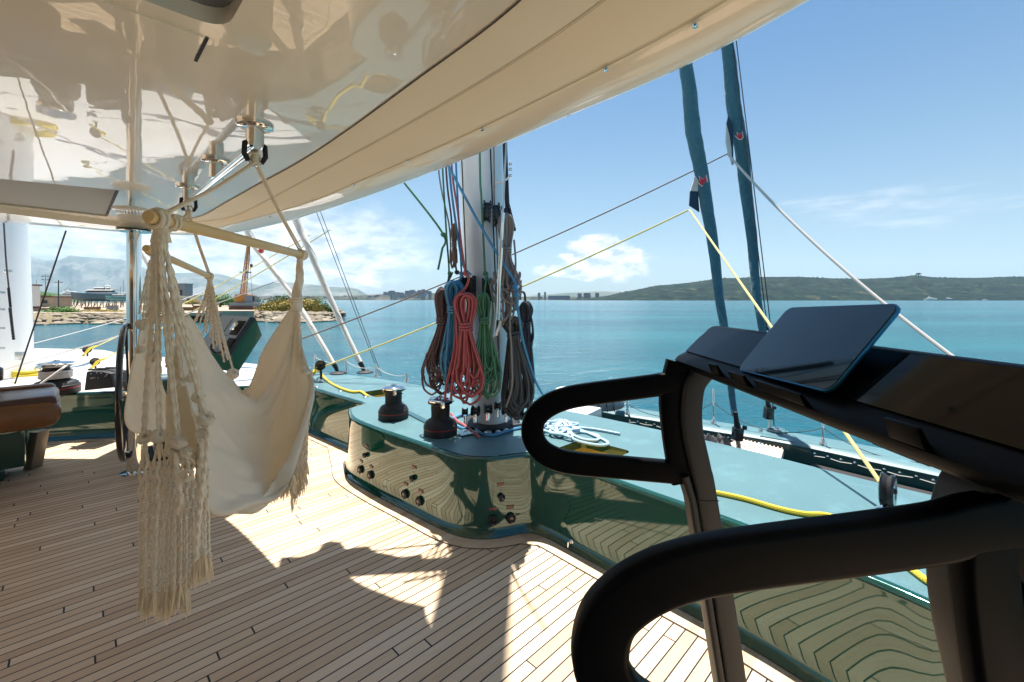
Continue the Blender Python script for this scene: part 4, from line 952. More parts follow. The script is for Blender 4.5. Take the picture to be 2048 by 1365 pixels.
def coil(name, label, key, cu, vt, vn, vb, wt, wb, y, n, r, seed, lean=0, ragged=.12, neck=None, wraps=3, tail=None, cat='rope coil'):
    random.seed(seed); c_ = P(cu, vt, y)
    t_ = thing(name, label, cat, c_, 'rope coils hanging on the mast')
    a = MB(); neck = neck or wt*.5
    for k in range(n):
        j = (k+.5)/n-.5; yy = y+random.uniform(-.05, .06); ph = random.uniform(-1, 1)
        vb_ = vb-(vb-vn)*random.uniform(0, ragged*1.35); hw = wb*(.2+.75*random.random())*.5; cx = cu+lean+j*wb*.6+random.uniform(-3, 3)
        tw_ = wt*.28*(.7+.6*random.random()); tx = cu+j*wt*.5; nx = cu+j*neck*.7+lean*.3; nw = neck*.22
        pts = [(cx, vb_, yy), (cx-hw*.8, vb_-12, yy), (cx-hw, vb_-38, yy+.01), (cx-hw*.8+ph*2, (vb_+vn)*.5+15, yy), (nx-nw-1, vn+18, yy), (nx-nw, vn, yy), (tx-tw_, vt+(vn-vt)*.45, yy-.01), (tx-tw_*.9, vt+10, yy-.02),
               (tx, vt+random.uniform(-3, 3), yy-.025), (tx+tw_*.9, vt+10, yy-.02), (tx+tw_, vt+(vn-vt)*.45, yy), (nx+nw, vn, yy+.01), (nx+nw+1, vn+18, yy+.01), (cx+hw*.8-ph*2, (vb_+vn)*.5+15, yy+.01), (cx+hw, vb_-38, yy+.01), (cx+hw*.8, vb_-12, yy), (cx, vb_, yy)]
        a.tube(resample(cr([P(*q) for q in pts], 5), 90), r, 7, caps=False)
    a.build('loops', R[key], t_)
    if wraps:
        b = MB(); nc = P(cu+lean*.3, vn, y); hw = neck*.62*y/1000
        b.tube([nc+V((hw*cos(q), .055*sin(q)-.005, .012*sin(q)+(q/(2*pi)-wraps/2)*r*2.3)) for q in [2*pi*k/16 for k in range(16*wraps+1)]], r*1.02, 7); b.build('wrapping_turns', R[key], t_)
    for tl in (tail or []):
        MB().tube(resample(cr([P(*q) for q in tl], 8), 60), r, 7).build('tail', R[key], t_)
    return t_
coil('rope_coil', 'dark brown rope coil, leftmost of the coils on the mast', 'brown', 889, 578, 640, 792, 34, 46, 3.78, 16, .0082, 1, -14, .3, tail=[[(905, 545, 3.78), (900, 556, 3.76), (892, 572, 3.74), (884, 600, 3.76)]])
coil('rope_coil', 'bright blue rope coil hanging between the brown and red coils', 'blue', 908, 564, 618, 790, 34, 36, 3.70, 16, .0088, 2, -4, .25, tail=[[(924, 546, 3.7), (922, 556, 3.66), (914, 566, 3.66), (912, 580, 3.68)]])
coil('rope_coil', 'red rope coil hanging in the middle of the mast front', 'red', 930, 588, 652, 814, 40, 52, 3.62, 17, .0090, 3, 6, .3, tail=[[(931, 546, 3.62), (938, 556, 3.58), (930, 578, 3.6), (913, 600, 3.62), (911, 680, 3.62), (900, 740, 3.62), (892, 775, 3.62), (890, 800, 3.6)], [(912, 640, 3.6), (914, 700, 3.6), (905, 760, 3.6), (902, 800, 3.58)]])
coil('rope_coil', 'green rope coil hanging right of the red one', 'green', 966, 588, 640, 806, 28, 46, 3.66, 16, .0076, 4, 8, .3, tail=[[(971, 545, 3.66), (972, 560, 3.62), (969, 590, 3.62)], [(972, 548, 3.64), (982, 580, 3.62), (986, 620, 3.62), (982, 680, 3.62), (992, 750, 3.62), (994, 770, 3.62)]])
coil('rope_coil', 'grey rope hank hanging high at the right of the mast', 'grey', 1013, 430, 500, 652, 26, 46, 3.60, 16, .0082, 5, 2, .35, wraps=2)
coil('rope_coil', 'thick black flecked rope coil reaching down to the deck at the right of the mast', 'black', 1026, 636, 668, 840, 36, 50, 3.66, 12, .0135, 6, 6, .12, wraps=2)
coil('rope_coil', 'small dark navy rope coil, rightmost on the mast', 'navy', 1051, 605, 648, 800, 24, 20, 3.80, 12, .0085, 8, 4, .5, wraps=2, tail=[[(1040, 600, 3.78), (1042, 585, 3.78), (1049, 588, 3.78), (1052, 610, 3.78), (1063, 640, 3.78), (1066, 675, 3.78), (1060, 686, 3.78), (1054, 676, 3.78)]])
coil('rope_coil', 'small tan rope hank tied behind the halyards at the upper left of the mast', 'tan', 908, 448, 490, 540, 10, 9, 3.74, 5, .0075, 9, 2, .3, wraps=2)

random.seed(21)
def line(name, label, key, pts, r, cat='rope', group=None, n=8, knots=()):
    a = MB(); w_ = resample(cr([P(*q) if len(q) == 3 and not isinstance(q, V) else V(q) for q in pts], n), max(24, len(pts)*14)); a.tube(w_, r, 8)
    for q in knots: knot(a, P(*q), r*2.3)
    o = a.build(name, R[key]); return tag(o, label, cat, group)
HG = 'halyards running down the front of the mast'
line('halyard', 'green halyard slanting in from the left with a knot and short hanging tail', 'green', [(700, 235, 3.85), (810, 368, 3.8), (886, 468, 3.74), (884, 500, 3.74), (876, 540, 3.74)], .0085, group=HG, knots=[(887, 470, 3.73)])
line('halyard', 'green halyard, leftmost upright line beside the mast', 'green', [(872, 100, 3.8), (885, 337, 3.8), (893, 470, 3.78), (898, 548, 3.76), (890, 575, 3.78), (880, 600, 3.8)], .007, group=HG, knots=[(900, 547, 3.76)])
line('halyard', 'thin grey halyard beside the upright green one', 'grey', [(860, 100, 3.85), (877, 340, 3.82), (898, 450, 3.8), (902, 520, 3.8)], .006, group=HG)
line('halyard', 'brown halyard beside the upright green one', 'brown', [(886, 100, 3.8), (892, 335, 3.78), (902, 430, 3.76), (906, 480, 3.76), (913, 545, 3.76)], .0072, group=HG, knots=[(905, 470, 3.75), (914, 545, 3.75)])
line('halyard', 'blue halyard curving down to the top of the clutch block', 'blue', [(885, 200, 3.75), (898, 335, 3.74), (905, 400, 3.72), (916, 475, 3.7), (926, 530, 3.68), (942, 550, 3.7)], .0085, group=HG)
line('halyard', 'straight blue halyard ending at the blue coil', 'blue', [(905, 150, 3.78), (912, 328, 3.74), (918, 450, 3.72), (923, 546, 3.7)], .0072, group=HG, knots=[(923, 548, 3.69)])
line('halyard', 'blue halyard crossing the mast diagonally and running down to the deck pile', 'blue', [(840, 230, 3.6), (898, 335, 3.55), (960, 450, 3.5), (1005, 525, 3.5), (1030, 568, 3.52), (1036, 620, 3.55), (1048, 690, 3.62), (1072, 765, 3.75), (1100, 812, 3.95)], .0092, group=HG, knots=[(1031, 575, 3.5), (1033, 590, 3.5)])
line('halyard', 'red halyard ending at the red coil', 'red', [(895, 150, 3.75), (903, 330, 3.72), (915, 420, 3.7), (924, 500, 3.66), (931, 545, 3.63)], .0078, group=HG, knots=[(931, 547, 3.61)])
line('halyard', 'green halyard straight down the middle of the mast', 'green', [(958, 100, 3.72), (960, 340, 3.7), (963, 400, 3.68), (970, 545, 3.66)], .0078, group=HG, knots=[(971, 548, 3.65)])
line('halyard', 'dark grey halyard down the right half of the mast', 'grey', [(985, 150, 3.75), (988, 320, 3.73), (989, 410, 3.7), (994, 480, 3.72), (998, 700, 3.72), (997, 780, 3.72)], .006, group=HG)
line('halyard', 'loose grey line dropping from the hank in front of the black coil', 'grey', [(1028, 480, 3.56), (1031, 540, 3.56), (1020, 640, 3.55), (1023, 700, 3.55), (1024, 770, 3.55), (1012, 815, 3.6)], .007, group=HG)
# ropes on the deck
def deckline(name, label, key, pts, r, n=8, cat='rope'):
    a = MB(); w_ = resample(cr([F(u, v, ZT+h) for u, v, h in pts], n), len(pts)*16); a.tube(w_, r, 8); return tag(a.build(name, R[key]), label, cat)
deckline('rope', 'red rope running over the deck from behind the nearer winch', 'red', [(902, 828, .05), (915, 843, .02), (930, 852, .012), (950, 868, .012), (958, 874, .012)], .0108)
deckline('rope', 'bright blue rope curving over the shaded green deck to the pile', 'blue', [(903, 838, .05), (915, 832, .012), (935, 832, .012), (948, 840, .012), (946, 852, .012), (930, 858, .012), (912, 850, .012), (905, 840, .012), (925, 830, .02), (948, 838, .02), (950, 856, .012), (965, 868, .012), (990, 870, .012), (1015, 862, .012), (1045, 856, .012), (1085, 858, .012), (1110, 856, .012)], .0105)
deckline('rope', 'thick black rope lying at the mast foot on the right', 'black', [(1040, 828, .03), (1015, 832, .018), (1002, 842, .018), (1012, 852, .018), (1045, 850, .018), (1070, 845, .018), (1060, 838, .018)], .0165)
random.seed(5)
pile = MB(); pts = []
for k in range(20):
    a = k*2.3; cx, cy_ = 1118+random.uniform(-18, 18), 846+random.uniform(-7, 7)
    pts.append((cx+cos(a)*random.uniform(18, 42), cy_+sin(a)*random.uniform(6, 17), .012+.028*random.random()))
pts += [(1120, 850, .04), (1160, 855, .012), (1195, 862, .012), (1192, 872, .012), (1160, 868, .012), (1135, 852, .02), (1150, 848, .012), (1200, 868, .012), (1216, 878, .012), (1200, 882, .012), (1160, 875, .012), (1130, 862, .03), (1100, 856, .03), (1115, 842, .02), (1150, 846, .012), (1190, 850, .012), (1240, 859, .012)]
pts = [(u, v+9, h) for u, v, h in pts]
pile.tube(resample(cr([F(u, v, ZT+h) for u, v, h in pts], 8), 700), .0105, 7); tag(pile.build('rope_pile', R['lightblue']), 'loose pile of pale blue rope on the green deck right of the mast', 'rope pile')

# yellow rope over the left deck, pulleys
def pulley(name, label, u, v, y, r, base_z, cat='pulley', yaw=.5):
    c_ = P(u, v, y); t_ = thing(name, label, cat, c_, None)
    q = Matrix.Translation(c_) @ Matrix.Rotation(yaw, 4, 'Z') @ Matrix.Rotation(pi/2, 4, 'X')
    for z0 in (-.34*r, .22*r): MB().lathe([(.0, 0), (r*.93, 0), (r, .03*r), (r*.93, .12*r), (r*.55, .12*r), (r*.5, .08*r), (r*.18, .08*r), (r*.15, .2*r), (0, .2*r)] if z0 > 0 else [(0, -.1*r), (r*.2, -.1*r), (r*.5, -.02*r), (r*.93, 0), (r, .04*r), (r*.93, .12*r), (0, .12*r)], q @ Matrix.Translation((0, 0, z0)), 32, caps=False).build('cheek', M['blackgloss'], t_)
    MB().lathe([(r*.95, -.22*r), (r*.8, 0), (r*.95, .22*r)], q, 32).build('sheave', M['black'], t_)
    MB().lathe([(r*.1, -.4*r), (r*.1, .45*r)], q, 12).build('axle', M['chrome'], t_)
    b = V((c_.x, c_.y, base_z)); MB().tube([c_+V((0, 0, -r*.7)), c_.lerp(b, .55)+V((.01, 0, 0)), b+V((0, 0, .01))], r*.22, 10).build('strop', M['black'], t_)
    MB().lathe([(r*.6, 0), (r*.6, .008), (r*.3, .02), (r*.2, .035)], Matrix.Translation(b), 20).build('deck_pad', M['chrome'], t_)
    return t_
pulley('pulley', 'black pulley standing on the green deck edge with a yellow rope behind the chair', 641, 731, 6.1, .062, ZT, yaw=.2)
pulley('pulley', 'large black pulley on the right green deck above the near handle', 1776, 980, 2.36, .078, ZT, yaw=.75)
deckline('rope', 'yellow rope snaking from the deck pulley into the pocket left of the winches', 'yellow', [(618, 751, .05), (627, 748, .06), (633, 735, .18), (640, 745, .06), (655, 762, .015), (680, 776, .014), (705, 784, .014), (722, 784, .014), (734, 792, .012), (741, 800, -.05)], .014)
deckline('rope', 'small yellow knot of rope tied at the left of the deck pulley', 'yellow', [(612, 758, .02), (622, 748, .05), (630, 739, .14), (626, 746, .12), (620, 756, .03), (634, 742, .10)], .012)
deckline('rope', 'yellow rope lying along the right green deck beyond the treadmill', 'yellow', [(1395, 979, .012), (1430, 985, .012), (1490, 998, .012), (1560, 1018, .012), (1610, 1028, .012), (1660, 1032, .012), (1720, 1060, .012), (1780, 1100, .012)], .0125)
deckline('rope', 'yellow rope curl lying on the deck edge under the near handle', 'yellow', [(1800, 1120, .012), (1835, 1148, .012), (1862, 1166, .012), (1895, 1175, .012), (1925, 1172, .012), (1932, 1155, .012), (1915, 1140, .012), (1890, 1135, .012)], .0125)
def wire(name, label, key, a, b, r, sag=0, cat='rope', group=None, n=40):
    a, b = (P(*q) if not isinstance(q, V) else q for q in (a, b))
    m_ = MB(); m_.tube([a.lerp(b, k/n)+V((0, 0, -sag*4*(k/n)*(1-k/n))) for k in range(n+1)], r, 7); return tag(m_.build(name, R[key]), label, cat, group)
wire('sheet_line', 'yellow line from the left deck pulley up to the nearer green furled sail', 'paleyellow', (650, 733, 6.1), (1376, 421, 5.7), .010, .06)
wire('sheet_line', 'dark line rising past the mast to the farther green furled sail', 'tan', (560, 694, 6.3), (1455, 308, 6.2), .008, .10)
wire('sheet_line', 'yellow line from the first green furled sail down to the large deck pulley', 'paleyellow', (1379, 420, 5.7), (1760, 965, 2.38), .0098, .0)
wire('sheet_line', 'thick white line from the second green furled sail down behind the display', 'white', (1457, 310, 6.2), (2090, 845, 3.2), .0145, .16)

# ------------------------------------------------------------------ furled sails
sail_seam = {'sailgreen': mat('pale_teal_seam', (.10, .24, .29), .8), 'sailwhite': mat('grey_seam', (.45, .42, .38), .8)}
def furled(name, label, key, pts, seed, rough=.12, n=12, group=None):
    t_ = thing(name, label, 'furled sail', P(*pts[-1][:3]), group); ctr = cr([P(*q[:3]) for q in pts], n); rad = cr([V((q[3]*q[2]/2000, 0, 0)) for q in pts], n)
    N_ = 260; ctr = resample(ctr, N_); rad = [r.x for r in resample([V((r.x, i*.001, 0)) for i, r in enumerate(rad)], N_)]
    m_ = MB(); seg = 20; rings = []
    for i in range(N_):
        ring = []
        for k in range(seg):
            a = 2*pi*k/seg; tw_ = a-i*.11
            d = 1+rough*(abs(((tw_/(2*pi)) % 1)-.5)*2-.5)+.07*noise.noise(V((cos(a)*1.5, sin(a)*1.5, i*.14+seed)))
            ring.append(ctr[i]+V((cos(a)*rad[i]*d, sin(a)*rad[i]*d, 0)))
        rings.append(ring)
    m_.loft(rings).build('cover', M[key], t_, smooth=55)
    sm_ = MB(); sp_ = [ctr[i]+V((cos(i*.11+.4), sin(i*.11+.4), 0))*rad[i]*1.05 for i in range(N_)]; sm_.tube(sp_, .0035, 5); sm_.build('spiral_seam', sail_seam[key], t_)
    return t_
def emblem(t_, u, v, y, s, label=None):
    shp = [(-10, 1), (-4, 1), (-6, -7), (1, -2), (7, -9), (9, 5), (5, 10), (-2, 10)]
    for nm, k, dy, mt in (('emblem_border', 1.28, 0, 'whitecloth'), ('emblem', 1.0, -.003, 'red')):
        m_ = MB(); pp = [P(u+x*s*k+(0), v+(z_-1)*s*k+s, y+dy) for x, z_ in shp]; pp2 = [p+V((0, .006, 0)) for p in pp]
        m_.add(pp+pp2, [tuple(range(8)), tuple(range(15, 7, -1))]+[(i, (i+1) % 8, 8+(i+1) % 8, 8+i) for i in range(8)]); m_.build(nm, M[mt], t_, smooth=0)
def cloth_patch(t_, nm, pts, y, key):
    pp = [P(u, v, y) for u, v in pts]; n = len(pp); m_ = MB(); m_.add(pp+[p+V((0, .02, 0)) for p in pp], [tuple(range(n)), tuple(range(2*n-1, n-1, -1))]+[(i, (i+1) % n, n+(i+1) % n, n+i) for i in range(n)]); m_.build(nm, M[key], t_, smooth=0)
FG = 'green furled sails on the right'
g1 = furled('furled_sail', 'nearer teal green furled sail, left of the two on the right', 'sailgreen', [(1362, 20, 5.9, 24), (1372, 135, 5.85, 24), (1386, 250, 5.8, 27), (1402, 350, 5.75, 30), (1419, 440, 5.6, 27), (1429, 520, 5.4, 23), (1440, 600, 5.2, 19), (1449, 660, 5.1, 16), (1463, 780, 4.9, 14), (1470, 832, 4.8, 12)], 1, .22, group=FG)
emblem(g1, 1405, 361, 5.65, .98); cloth_patch(g1, 'clew_patch', [(1381, 383), (1379, 411), (1399, 424), (1396, 383)], 5.7, 'navy'); cloth_patch(g1, 'clew_tab', [(1391, 352), (1381, 382), (1396, 383), (1397, 362)], 5.69, 'whitecloth')
g2 = furled('furled_sail', 'farther teal green furled sail, right of the two on the right', 'sailgreen', [(1445, -30, 6.4, 24), (1454, 90, 6.35, 22), (1467, 200, 6.3, 27), (1482, 300, 6.25, 27), (1495, 400, 6.2, 24), (1505, 500, 6.1, 19), (1515, 600, 5.95, 16), (1523, 655, 5.85, 14), (1536, 790, 5.75, 11)], 2, .22, group=FG)
emblem(g2, 1479, 271, 6.12, .72); cloth_patch(g2, 'clew_patch', [(1457, 232), (1453, 250), (1452, 282), (1457, 306), (1467, 330), (1466, 250)], 6.2, 'navy'); cloth_patch(g2, 'clew_tab', [(1453, 249), (1452, 280), (1456, 300), (1465, 330), (1463, 300), (1459, 272)], 6.19, 'whitecloth')
for o, (u, v, y, w_, h_), lab in ((g1, (1475, 868, 4.6, 17, 26), ''), (g2, (1537, 826, 5.7, 15, 25), '')):
    c_ = P(u, v, y)
    MB().box(c_, (w_*y/1000, .08, h_*y/1000), Matrix.Rotation(radians(6), 3, 'Y')).build('furler_housing', M['blackgloss'], o, bevel=.012)
    MB().tube([c_+V((0, 0, h_*y/2000)), c_+V((-.01, 0, .12)), c_+V((-.02, 0, .2))], [.03, .022, .02], 10).build('furler_drum', M['black'], o)
    MB().tube([c_+V((0, 0, -h_*y/2000)), c_+V((.01, 0, -.10)), c_+V((.012, 0, -.19))], .02, 10).build('tack_strap', M['steel'], o)
    MB().tube([c_+V((.05, -.03, .05)), c_+V((.05, -.03, .08))], .02, 10).build('knob', M['black'], o)
FW = 'white furled sails beyond the left deck'
w1 = furled('furled_sail', 'white furled sail whose foot stands nearest the twin dark stays', 'sailwhite', [(480, 100, 7.3, 15), (560, 350, 7.2, 16), (598, 452, 7.15, 16), (616, 494, 7.1, 17), (652, 578, 7.05, 16), (684, 650, 7.0, 14), (715, 714, 6.9, 12), (722, 728, 6.88, 10)], 3, .07, group=FW)
w2 = furled('furled_sail', 'white furled sail with a small red emblem crossing behind the chair', 'sailwhite', [(420, 250, 7.6, 15), (497, 466, 7.5, 15), (536, 526, 7.45, 15), (590, 600, 7.4, 13), (632, 668, 7.3, 11), (670, 733, 7.2, 9)], 4, .07, group=FW)
emblem(w2, 521, 500, 7.35, .62)
w3 = furled('furled_sail', 'white furled sail seen partly behind the steel pole', 'sailwhite', [(220, 350, 8.2, 12), (258, 452, 8.2, 12), (288, 512, 8.15, 12), (340, 600, 8.1, 11), (400, 700, 8.05, 10)], 5, .07, group=FW)
for o, u, v, y in ((w1, 727, 738, 6.86), (w2, 674, 740, 7.15)):
    MB().tube([P(u-7, v-13, y), P(u-2, v-4, y), P(u+1, v+4, y)], [.034, .03, .02], 10).build('furler_drum', M['black'], o)
    MB().lathe([(.11, 0), (.11, .012), (.05, .03)], Matrix.Translation(F(u+3, v+8, ZT)), 16).build('deck_pad', M['black'], o)
SG = 'thin dark stays'
for k, dx in enumerate((0, 6)): wire('stay_wire', ['left', 'right'][k]+' one of the twin thin dark stays rising from the left deck edge', 'dark', (760+dx*.6, 753, 6.5), (604+dx*1.6, 350, 6.8), .0045, group=SG)
for k, (dx, de) in enumerate(((0, 0), (7, 8))): wire('stay_wire', ['left', 'right'][k]+' one of the twin thin dark stays beside the farther green furled sail', 'dark', (1535+de*.9, 660, 5.9), (1458+dx, 20, 6.3), .006, group=SG)
wire('stay_wire', 'dark stay from the stay block down to the round green fitting on the outrigger', 'dark', (1537, 655, 5.9), (1548, 852, 5.75), .006, group=SG)
wire('stay_wire', 'single dark stay slanting from the roof edge to the left deck', 'dark', (132, 462, 4.3), (30, 768, 4.6), .0062, group=SG)
t_ = thing('stay_block', 'small black block at the foot of the twin stays above the display', 'block', P(1531, 657, 5.9)); MB().ball(P(1531, 657, 5.85), (.03, .03, .035), 6).build('cheek', M['black'], t_); MB().tube([P(1530, 640, 5.9), P(1531, 662, 5.9)], .012, 8).build('strap', M['black'], t_)
# mooring lines at left
LG = 'lines running across the bay at the left'
wire('mooring_line', 'pale line crossing the water low behind the single dark stay', 'white', (10, 702, 12), (490, 545, 30), .014, .3, group=LG)
wire('mooring_line', 'thin white line from the white deck to behind the steel pole', 'white', (0, 742, 5.6), (560, 560, 7.5), .008, .05, group=LG)
wire('mooring_line', 'upper yellow line tied to the far pulley on the white deck', 'paleyellow', (180, 699, 8.0), (620, 470, 8.2), .008, .05, group=LG)
wire('mooring_line', 'lower yellow line tied to the near pulley on the white deck', 'paleyellow', (195, 724, 6.4), (660, 460, 7.6), .008, .05, group=LG)

# ------------------------------------------------------------------ outrigger hull, nets, lifelines
ZA = -1.5
oi = [F(u, v, ZA) for u, v in [(1100, 812), (1180, 818), (1240, 829), (1300, 838), (1400, 856), (1570, 884), (1750, 922), (1960, 968), (2200, 1030)]]
oo = [F(u, v, ZA) for u, v in [(1120, 806), (1200, 812), (1260, 816), (1330, 826), (1430, 843), (1600, 868), (1790, 902), (2010, 946), (2300, 1010)]]
n = 60; oi, oo = resample(cr(oi, 6), n), resample(cr(oo, 6), n)
t = thing('outrigger_hull', 'slim teal green outrigger hull beyond the black nets', 'hull', oi[30])
m_ = MB(); m_.grid([[p+V((-.02, -.02, -1.7)) for p in oi], [p+V((-.01, -.01, -.5)) for p in oi], [p+V((0, 0, -.02)) for p in oi], [p+V((.015, .015, 0)) for p in oi], [p.lerp(q, .5)+V((0, 0, .015)) for p, q in zip(oi, oo)], oo, [q+V((.05, .05, -.06)) for q in oo], [q+V((.08, .08, -.5)) for q in oo], [q+V((0, 0, -1.7)) for q in oo]])
m_.build('shell', M['greendeck'], t, smooth=40)
m_ = MB(); m_.grid([[p+V((-.035, -.035, -.32)) for p in oi], [p+V((-.03, -.03, -.16)) for p in oi], [p+V((-.012, -.012, -.012)) for p in oi]]); m_.build('inner_face', M['greendark'], t, smooth=0)
ow = [F(u, v, ZA+.01) for u, v in [(1520, 872), (1532, 862), (1576, 862), (1575, 873), (1590, 884)]]
m_ = MB(); m_.add(ow+[p+V((0, 0, -.12)) for p in ow], [(0, 1, 2, 3, 4)]+[(i, (i+1) % 5, 5+(i+1) % 5, 5+i) for i in range(5)]); m_.build('chainplate_step', M['greendeck'], t, smooth=0)
# net level between the hulls
ZN = -1.62
hull_o = [V((p.x, p.y, ZN)) for p in resample([V((q.x, q.y, 0)) for q in offset2(outer, -.12)], 120)]
def net_panel(i0, i1, label):
    # section of the gap between hull edge and outrigger
    inn = oi[i0:i1]; k = len(inn); out = []
    for p in inn:
        q = min(hull_o, key=lambda h: (h.x-p.x)**2+(h.y-p.y)**2); out.append(q)
    t_ = thing('trampoline_net', label, 'net', V((inn[0].x, inn[0].y, ZN)), 'black nets between the hulls')
    a = MB(); a.grid([[V((p.x, p.y, ZN)).lerp(q, s)+V((0, 0, -.04*sin(pi*s))) for p, q in zip(inn, out)] for s in (.06, .3, .5, .7, 1)]); a.build('mesh', M['net'], t_, smooth=0)
    b = MB(); c = MB(); rs = resample([V((p.x, p.y, ZN)) for p in inn], max(6, int(len(inn)*.8)))
    zig = []
    for j, p in enumerate(rs):
        q = min(hull_o, key=lambda h: (h.x-p.x)**2+(h.y-p.y)**2); e = (q-p); e.z = 0; e.normalize()
        zig.append(p+e*(.015 if j % 2 else .055)+V((0, 0, .05))); 
        b = MB(); b.ball(p+e*.012+V((0, 0, .065)), .018, 4); b.build('hook', M['chrome'], t_)
    c.tube(zig, .005, 5); c.build('lacing', R['white'], t_)
net_panel(14, 33, 'black net left of the cream sun mat'); net_panel(38, 60, 'long black net right of the cream sun mat')
m_ = MB(); a_, b_, c_, d_ = F(1478, 878, ZN+.1), F(1568, 898, ZN+.1), F(1560, 925, ZN+.1), F(1440, 895, ZN+.1)
def slab(pts, h): 
    m = MB(); n = len(pts); m.add(pts+[p+V((0, 0, -h)) for p in pts], [tuple(range(n)), tuple(range(2*n-1, n-1, -1))]+[(i, (i+1) % n, n+(i+1) % n, n+i) for i in range(n)]); return m
t = thing('sun_mat', 'cream ribbed sun mat lying on the net beside the furler', 'mat', a_)
slab([a_, b_, c_, d_], .07).build('cushion', M['mattress'], t, bevel=.015)
rb = MB()
for k in range(12): p, q = a_.lerp(b_, (k+.5)/12), d_.lerp(c_, (k+.5)/12); rb.tube([p+V((0, 0, .002)), q+V((0, 0, .002))], .008, 6)
rb.build('ribs', M['mattress'], t)
random.seed(3)
m_ = MB(); rows = []
for i in range(9):
    rows.append([F(1405+i*7+(j-4)*3, 892+j*2.4, ZN+.04)+V((random.uniform(-.02, .02), 0, .10*abs(noise.noise(V((i*.9, j*.8, 1))))*2+.08*sin(pi*i/8)*sin(pi*j/7))) for j in range(8)])
m_.grid(rows); tag(m_.build('tarpaulin', mat('charcoal_cloth', (.05, .05, .055), .85), smooth=20), 'crumpled charcoal cloth heaped on the net left of the sun mat', 'cloth')
# lifeline posts
PG = 'lifeline posts'
stp = [((1255, 829), 6.5, 33, ZA), ((1427, 850), None, 72, ZA), ((1646, 892), None, 58, ZA), ((1952, 951), None, 60, ZA)]
tops = []
for k, ((u, v), y, h, z) in enumerate(stp):
    b = F(u, v, z); hh = h*b.y/K/1000; t = thing('lifeline_post', ['steel post at the left end of the outrigger by the dinghy', 'steel post on the outrigger left of the furled sail foot', 'steel post on the outrigger between furler and yellow line', 'steel post at the right end of the outrigger net'][k], 'post', b, PG)
    MB().lathe([(.012, 0), (.012, hh), (.006, hh+.01)], Matrix.Translation(b), 12).build('tube', M['chrome'], t); MB().lathe([(.035, 0), (.032, .03), (.016, .07)], Matrix.Translation(b), 12).build('socket', M['chrome'], t); tops.append(b+V((0, 0, hh*.62)))
for k in range(3):
    a_, b_ = tops[k], tops[k+1]; m_ = MB(); m_.tube([a_.lerp(b_, i/20)+V((0, 0, -.34*4*(i/20)*(1-i/20)*.5)) for i in range(21)], .0042, 6)
    tag(m_.build('lifeline', R['dark']), ['slack dark lifeline left of the first furler', 'slack dark lifeline behind the furlers', 'slack dark lifeline at the right of the outrigger'][k], 'lifeline', 'lifelines')
stl = [((630, 741), 29), ((692, 747), 27), ((752, 755), 23), ((814, 764), 15)]; tops = []
for k, ((u, v), h) in enumerate(stl):
    b = F(u, v, ZT); hh = h*b.y/K/1000; t = thing('lifeline_post', ['leftmost', 'second', 'third', 'rightmost'][k]+' of four short steel posts along the left deck edge', 'post', b, PG)
    MB().lathe([(.014, 0), (.014, hh), (.01, hh+.012)], Matrix.Translation(b), 12).build('tube', M['gelwhite'] if k < 3 else M['steel'], t); MB().lathe([(.03, 0), (.028, .025), (.016, .05)], Matrix.Translation(b), 12).build('socket', M['chrome'], t); tops.append(b+V((0, 0, hh*.9)))
for k in range(3):
    a_, b_ = tops[k], tops[k+1]; m_ = MB(); m_.tube([a_.lerp(b_, i/16)+V((0, 0, -.05*4*(i/16)*(1-i/16))) for i in range(17)], .0045, 6)
    tag(m_.build('lifeline', R['white']), 'white lifeline between the '+['first and second', 'second and third', 'third and fourth'][k]+' posts of the left deck edge', 'lifeline', 'lifelines')
t = thing('deck_lamp', 'small round teal fitting with a chrome shackle on the outrigger step', 'deck fitting', F(1553, 860, ZA)); MB().lathe([(.10, 0), (.10, .015), (.08, .03), (0, .035)], Matrix.Translation(F(1554, 864, ZA+.01)), 24, caps=False).build('pad', M['greendeck'], t); MB().ball(F(1554, 859, ZA+.05), .035, 6).build('shackle', M['chrome'], t)
t = thing('deck_ball', 'tiny chrome ball fitting on the outrigger left of the far furler', 'deck fitting', F(1521, 862, ZA)); MB().ball(F(1521, 862, ZA+.02), .025, 6).build('ball', M['chrome'], t); MB().lathe([(.03, 0), (.02, .01)], Matrix.Translation(F(1521, 862, ZA)), 12).build('pad', M['chrome'], t)
# white locker cushion, dinghy, fender right of the mast
zc = -1.10
t = thing('sun_cushion', 'white cushion slab seen through the far treadmill handle', 'cushion', F(1150, 820, zc))
slab([F(1094, 818, zc), F(1148, 807, zc), F(1204, 815, zc), F(1173, 830, zc)], .12).build('cushion', M['gelwhite'], t, bevel=.02)
slab([F(1096, 821, zc-.13), F(1150, 810, zc-.13), F(1204, 818, zc-.13), F(1174, 832, zc-.13)], .10).build('base', M['greypaint'], t)
t = thing('dinghy', 'grey inflatable dinghy bow behind the white cushion', 'dinghy', F(1225, 825, -1.3))
for s, yy in ((0, 5.5), (1, 6.4)):
    m_ = MB(); m_.tube(cr([P(1150, 805, yy), P(1180, 806, yy), P(1210, 806-s*3, yy), P(1232, 806-s*4, yy+.1), P(1240, 809, yy+.35)], 6), lambda t_: .095*(1-.45*max(0, t_-.6)/.4), 16); m_.build('tube', M['rubbergrey'], t, smooth=60)
m_ = MB(); m_.tube([P(1160, 799, 5.5), P(1200, 797, 5.5), P(1236, 803, 5.7)], .012, 6); m_.build('grab_line', R['dark'], t)
for u in (1196, 1212, 1226): MB().tube([P(u, 799, 5.42), P(u+1, 812, 5.38), P(u+3, 824, 5.45)], .006, 6).build('strap', M['black'], t)
MB().ball(P(1127, 786, 5.6), (.11, .09, .07), 8).build('fender', M['whitecloth']) 
